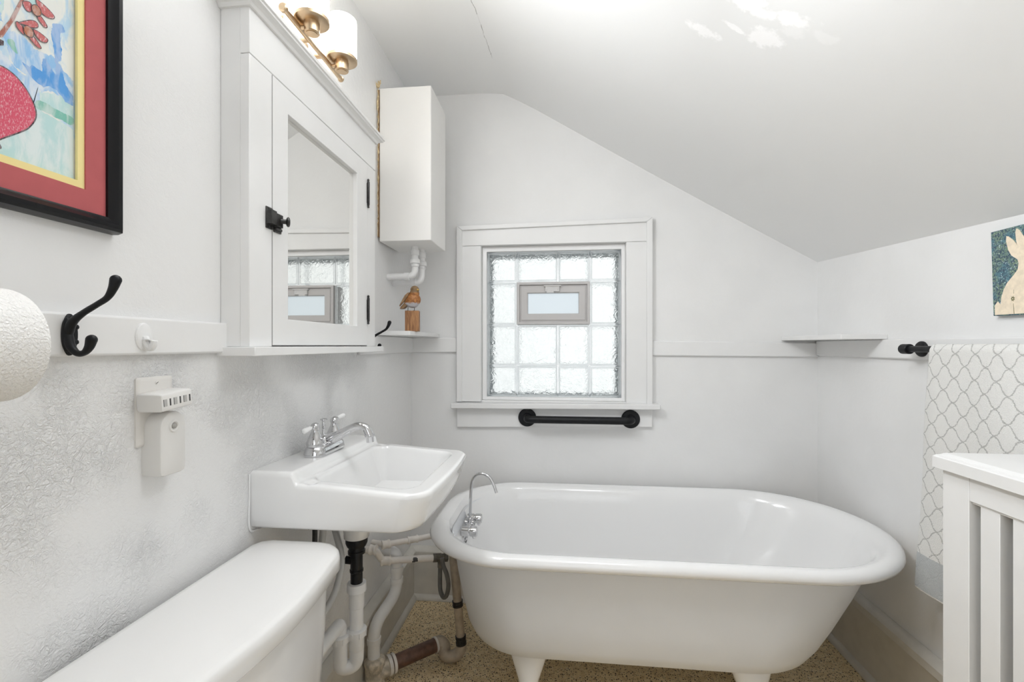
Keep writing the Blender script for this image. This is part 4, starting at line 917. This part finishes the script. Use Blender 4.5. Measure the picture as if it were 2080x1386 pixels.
# ------------------------------------------------------------------ toilet
t = thing('toilet', 'white toilet with its broad tank lid below the sink', 'toilet', (-0.45,0.75,0.0))
def dshape(y0, y1, x0, x1, z, bow=0.02, rc=0.05, rb=0.02, n=10):
    """tank plan: flat back on the wall, bowed front, softly chamfered front corners"""
    pts = [V(x0,y0+rb,z), V(x0+rb*0.3,y0+rb*0.3,z), V(x0+rb,y0,z)]
    c0 = V(x1-rc, y0, z); 
    for k in range(n+1):
        a = -PI/2 + PI/2*k/n; pts.append(V(x1-rc+rc*math.cos(a), y0+rc+rc*math.sin(a), z))
    for k in range(1, 2*n): 
        f = k/(2*n); pts.append(V(x1+bow*math.sin(PI*f), y0+rc+(y1-y0-2*rc)*f, z))
    for k in range(n+1):
        a = PI/2*k/n; pts.append(V(x1-rc+rc*math.cos(a), y1-rc+rc*math.sin(a), z))
    return pts + [V(x0+rb,y1,z), V(x0+rb*0.3,y1-rb*0.3,z), V(x0,y1-rb,z)]
LID = (0.487, 0.992, -0.690, -0.470)
def lidring(i, z, ch=0): return dshape(LID[0]+i, LID[1]-i, LID[2]+i*0.5, LID[3]-i, z, 0.018, 0.075-i*0.5, 0.03)
bm = B(); loft(bm, [lidring(0.012,0.710), lidring(0.004,0.711), lidring(0.0,0.716), lidring(0.0,0.737), lidring(0.002,0.7475), lidring(0.006,0.7515), lidring(0.013,0.7533), lidring(0.032,0.7540)]); obj('tank_lid', bm, M['tank'], t, smooth=50)
bm = B(); loft(bm, [dshape(0.53,0.94,-0.685,-0.515,0.385,0.012,0.06), dshape(0.515,0.955,-0.687,-0.505,0.40,0.014,0.065), dshape(0.503,0.973,-0.688,-0.496,0.60,0.016,0.07), dshape(0.500,0.977,-0.688,-0.494,0.7105,0.016,0.07)]); obj('tank', bm, M['tank'], t, smooth=50)
bm = B()
def bowl(xa, xb, w, z, n=40):
    cx, rx = (xa+xb)/2, (xb-xa)/2
    return [V(cx+rx*math.cos(2*PI*k/n), 0.735+w*math.sin(2*PI*k/n)*(1-0.18*math.cos(2*PI*k/n)), z) for k in range(n)]
loft(bm, [bowl(-0.60,-0.16,0.11,0.0), bowl(-0.60,-0.17,0.105,0.05), bowl(-0.60,-0.15,0.11,0.16), bowl(-0.62,-0.05,0.155,0.30), bowl(-0.655,0.005,0.185,0.375), bowl(-0.655,0.01,0.188,0.392), bowl(-0.63,-0.02,0.16,0.394), bowl(-0.42,-0.05,0.12,0.34), bowl(-0.36,-0.12,0.08,0.25)]); obj('bowl', bm, M['tank'], t, smooth=60)
bm = B(); loft(bm, [bowl(-0.475,0.012,0.188,0.396), bowl(-0.478,0.016,0.190,0.410), bowl(-0.46,-0.004,0.172,0.420), bowl(-0.40,-0.06,0.10,0.424)]); obj('seat_lid', bm, M['tank'], t, smooth=60)

# ------------------------------------------------------------------ towel bar and towel
BXX, BZZ = 1.060, 1.189
t = thing('towel_bar', 'black towel bar on the right wall', 'towel bar', (BXX,1.2,BZZ))
bm = B(); tube(bm, [(BXX,1.512,BZZ),(BXX,0.92,BZZ)], 0.0095, 18); obj('bar', bm, M['black'], t)
for y in (1.524, 0.925):
    bm = B(); lathe(bm, [(0.014,-0.020),(0.0155,-0.018),(0.0155,0.008),(0.013,0.011),(0.006,0.012)], (BXX,y,BZZ), (0,1,0), 26); tube(bm, [(BXX,y-0.003,BZZ),(XR-0.016,y-0.003,BZZ)], 0.0085, 14); obj('bracket', bm, M['black'], t)
    bm = B(); lathe(bm, [(0.024,0),(0.024,0.004),(0.021,0.008),(0.010,0.010)], (XR-0.0143,y-0.003,BZZ), (-1,0,0), 30); obj('flange', bm, M['black'], t)
# towel: one cloth folded over the bar
bm = B(); uvl = bm.loops.layers.uv.new('uv'); NU, NV = 36, 96
VB, VF = -0.52, 0.712; r0 = 0.0135
def cloth(u, v):
    """u along the bar (0 at the window end), v down the front (negative: down the back)"""
    y = 1.410 - u
    if abs(v) < r0*PI/2:
        a = v/r0; x, z = BXX - r0*math.sin(a), BZZ + r0*math.cos(a)
    elif v > 0: x, z = BXX - r0 - 0.002, BZZ - (v - r0*PI/2)
    else: x, z = BXX + r0, BZZ - (-v - r0*PI/2)
    dn = max(0, abs(v)-0.02)
    if v > 0:
        x -= 0.004*math.sin(u*34+0.6)*min(1, dn*4) + 0.010*dn*math.sin(u*13+1.0) + 0.012*dn
        y += 0.040*dn*(1-u/0.29) + 0.004*math.sin(v*11)*min(1,dn*3)
    else:
        x += 0.003*math.sin(u*30)*min(1, dn*4); y += 0.012*dn
    return V(x, y, z)
g = []
vv = [VB + (VF-VB)*k/NV for k in range(NV+1)] + [r0*PI/2*s*f for s in (-1,1) for f in (1,0.66,0.33)] + [0.0]
vv = sorted(set(round(q,5) for q in vv))
for v in vv: g.append([(bm.verts.new(cloth(0.284*k/NU, v)), 0.284*k/NU, v) for k in range(NU+1)])
for a, b in zip(g, g[1:]):
    for k in range(NU):
        q = (a[k], a[k+1], b[k+1], b[k]); f = bm.faces.new([w[0] for w in q])
        for lp, w in zip(f.loops, q): lp[uvl].uv = (w[1], w[2])
tw = obj('towel', bm, M['towel'], None, smooth=80)
tag(tw, 'white towel with grey trellis lines hanging over the black bar', 'towel')
so = tw.modifiers.new('thick','SOLIDIFY'); so.thickness = 0.004; so.offset = 0
sb = tw.modifiers.new('sub','SUBSURF'); sb.levels = 1; sb.render_levels = 1

# ------------------------------------------------------------------ rabbit tile
t = thing('rabbit_tile', 'teal speckled tile with cream rabbit silhouette on the right wall', 'wall art', (XR,1.19,1.275))
TY0, TY1 = 1.075, 1.292
bm = B(); quad = [(TY1-0.003,1.2755),(TY0,1.272),(TY0,1.490),(TY1+0.004,1.4915)]
for (xx) in (0,): 
    a = [bm.verts.new(V(XR+0.0005,y,z)) for y,z in quad]; b = [bm.verts.new(V(XR-0.016,y,z)) for y,z in quad]; bm.faces.new(a); bm.faces.new(list(reversed(b)))
    for i in range(4): bm.faces.new((a[i], b[i], b[(i+1)%4], a[(i+1)%4]))
m = mat('teal_speckle', alb(92,124,130), 0.55); n = N(m); o = n.obj()
c = n.mix(n.smooth(n.noise(o, 40, 3), 0.35, 0.65), alb(78,116,128,1.1), alb(112,132,112,1.1)); c = n.mix(n.smooth(n.noise(o, 230, 3), 0.46, 0.58), c, alb(58,80,96)); c = n.mix(n.smooth(n.noise(o, 330, 2), 0.62, 0.70), c, alb(190,205,212,1.1)); n.color(c); n.normal(n.bump(n.noise(o, 200, 3), 0.4, 0.002))
obj('tile', bm, m, t, smooth=0, bevel=0.001)
BUN=[(1.2834,1.2775),(1.2838,1.3018),(1.2761,1.3115),(1.2685,1.3025),(1.2668,1.32),(1.2608,1.3389),(1.2518,1.3553),(1.237,1.3705),(1.2256,1.3839),(1.2233,1.3987),(1.2256,1.4086),(1.2409,1.4211),(1.2488,1.4361),(1.2543,1.4587),(1.2537,1.4718),(1.2488,1.47),(1.237,1.4586),(1.2294,1.4482),(1.2265,1.4425),(1.2294,1.4568),(1.2313,1.4763),(1.2284,1.4847),(1.2218,1.4796),(1.2115,1.462),
     (1.204,1.440),(1.192,1.432),(1.178,1.420),(1.174,1.408),(1.182,1.398),(1.190,1.392),(1.186,1.372),(1.180,1.35),(1.183,1.32),(1.178,1.295),(1.170,1.2765)]
bm = B(); a = [bm.verts.new(V(XR-0.0155,y,z)) for y,z in BUN]; b = [bm.verts.new(V(XR-0.0172,y,z)) for y,z in BUN]
f1 = bm.faces.new(a); f2 = bm.faces.new(list(reversed(b)))
for i in range(len(BUN)): bm.faces.new((a[i], b[i], b[(i+1)%len(BUN)], a[(i+1)%len(BUN)]))
M['cream'] = mottled('cream_clay', alb(222,208,186,1.1), 0.7, 90, 0.07, 200, 0.2, 0.001); obj('rabbit_shape', bm, M['cream'], t, smooth=0, label='cream rabbit silhouette')
bm = B(); xs_ = XR-0.0174
def flat(bm, l):
    vs = [bm.verts.new(V(xs_,y,z)) for y,z in l]; vb = [bm.verts.new(V(xs_+0.0006,y,z)) for y,z in l]; bm.faces.new(vs); bm.faces.new(list(reversed(vb)))
    for i in range(len(l)): bm.faces.new((vs[i], vb[i], vb[(i+1)%len(l)], vs[(i+1)%len(l)]))
flat(bm, [(1.2332,1.2772),(1.2344,1.2772),(1.2364,1.303),(1.2357,1.303)])
for k in range(7):
    an = 2*PI*k/7; flat(bm, [(1.2372+0.0022*math.cos(an-0.8),1.3145+0.003*math.sin(an-0.8)),(1.2372+0.0056*math.cos(an),1.3145+0.0072*math.sin(an)),(1.2372+0.0022*math.cos(an+0.8),1.3145+0.003*math.sin(an+0.8))])
flat(bm, [(1.2345,1.327),(1.2352,1.327),(1.2352,1.337),(1.2348,1.337)])
M['sprig'] = mat('olive_print', alb(92,96,50), 0.8); obj('printed_sprig', bm, M['sprig'], t, smooth=0, label='small olive green plant print')

# ------------------------------------------------------------------ slatted radiator cover
RX, RY1, RY0 = 0.850, 1.1107, 0.30
t = thing('radiator_cover', 'white slatted wooden cover against the right wall below the towel', 'radiator cover', (0.97,0.7,0.0))
bm = B(); loft(bm, [[V(p.x,p.y,z) for p in rrect(RX-0.015+i, XR-0.0165, RY0-0.01+i, RY1+0.010-i, 0.002)] for z, i in ((0.9275,0.0),(0.9515,0.0),(0.9535,0.0025),(0.9555,0.0035),(0.957,0.009),(0.9605,0.013),(0.962,0.016))]); obj('top', bm, M['paint'], t, smooth=20, bevel=0.0008)
def post(y0, y1):
    bm = B(); box(bm, RX, RX+0.045, y0, y1, 0.0, 0.9276); obj('post', bm, M['paint'], t, bevel=0.0012)
post(1.0455, RY1); post(RY0, RY0+0.065)
bm = B(); box(bm, RX+0.0008, RX+0.030, RY0+0.0652, 1.0453, 0.8745, 0.9275); box(bm, RX+0.0055, RX+0.034, RY0+0.0652, 1.0453, 0.8695, 0.8746); obj('top_rail', bm, M['paint'], t, bevel=0.0012)
bm = B(); box(bm, RX+0.0008, RX+0.030, RY0+0.0652, 1.0453, 0.06, 0.14); obj('bottom_rail', bm, M['paint'], t, bevel=0.0012)
y = 1.0265
while y-0.0415 > RY0+0.07:
    bm = B(); box(bm, RX+0.006, RX+0.040, y-0.0415, y, 0.139, 0.8700); obj('slat', bm, M['paint'], t, bevel=0.001); y -= 0.0669
for ya, yb in ((RY1-0.022, RY1-0.002), (RY0+0.002, RY0+0.022)):
    bm = B(); box(bm, RX+0.046, XR-0.037, ya, yb, 0.0, 0.9276); obj('end_panel', bm, M['paint'], t, bevel=0.001)
bm = B(); box(bm, RX+0.075, RX+0.085, RY0+0.03, RY1-0.025, 0.02, 0.92); obj('inner_shade_panel', bm, M['slot'], t, smooth=0, label='added dark sheet standing for the shade behind the slats')  # dark sheet added so the inside of the cover reads as shaded

# ------------------------------------------------------------------ light, sky, camera
def area(name, loc, rot, sx, sy, power, color=(1,1,1), portal=False):
    l = bpy.data.lights.new(name, 'AREA'); l.shape = 'RECTANGLE'; l.size = sx; l.size_y = sy; l.energy = power; l.color = color
    if portal: l.cycles.is_portal = True
    o = bpy.data.objects.new(name, l); COL.objects.link(o); o.location = loc; o.rotation_euler = rot; return o
pl = bpy.data.lights.new('added_fill_point', 'POINT'); pl.energy = 1.7; pl.shadow_soft_size = 0.13; pl.color = (0.985, 0.99, 1.0)  # unseen point light added to brighten the ceiling and upper left, no fixture
po = bpy.data.objects.new('added_fill_point', pl); COL.objects.link(po); po.location = (-0.34, 0.93, 2.14)
area('added_fill_left', (-0.56, 0.72, 2.04), (0, math.radians(-77), 0), 0.22, 0.5, 12.0, (0.96, 0.98, 1.0))  # added fill out of view, aimed right at the slope and right wall
area('added_fill_above', (0.22, 0.74, 1.93), (0, math.radians(-14), 0), 0.3, 0.3, 3.9, (0.95, 0.975, 1.0))  # added fill above the view, lifts the sink and tub
area('added_fill_behind', (0.25, -1.27, 1.25), (math.radians(90), 0, 0), 1.2, 1.9, 10.0, (0.93, 0.965, 1.0))  # added fill panel behind the camera, no doorway stands there
w = bpy.data.worlds.new('sky'); SC.world = w; w.use_nodes = True; nt = w.node_tree
bg = nt.nodes['Background']; tc = nt.nodes.new('ShaderNodeTexCoord'); nz = nt.nodes.new('ShaderNodeTexNoise'); nz.inputs['Scale'].default_value = 16; nz.inputs['Detail'].default_value = 5
rp = nt.nodes.new('ShaderNodeValToRGB'); rp.color_ramp.elements[0].position = 0.37; rp.color_ramp.elements[0].color = (0.52,0.57,0.57,1); rp.color_ramp.elements[1].position = 0.54; rp.color_ramp.elements[1].color = (1,1,1,1)
nt.links.new(tc.outputs['Generated'], nz.inputs['Vector']); nt.links.new(nz.outputs['Fac'], rp.inputs['Fac']); nt.links.new(rp.outputs['Color'], bg.inputs['Color']); bg.inputs['Strength'].default_value = 1.15

cam = bpy.data.cameras.new('camera'); cam.sensor_width = 36; cam.lens = 16.0; cam.shift_y = 9/2080; cam.clip_start = 0.02
co = bpy.data.objects.new('camera', cam); COL.objects.link(co); co.location = (0,0,1.2); co.rotation_euler = (PI/2, 0, math.radians(6.0)); SC.camera = co
SC.view_settings.view_transform = 'Standard'; SC.view_settings.look = 'None'; SC.view_settings.exposure = 0.08; SC.view_settings.gamma = 1.0; SC.view_settings.use_curve_mapping = False
SC.cycles.use_denoising = True
SC.cycles.max_bounces = 12; SC.cycles.diffuse_bounces = 7; SC.cycles.transmission_bounces = 10; SC.cycles.use_adaptive_sampling = True; SC.cycles.adaptive_threshold = 0.045; SC.cycles.adaptive_min_samples = 16; SC.cycles.sample_clamp_indirect = 4.0
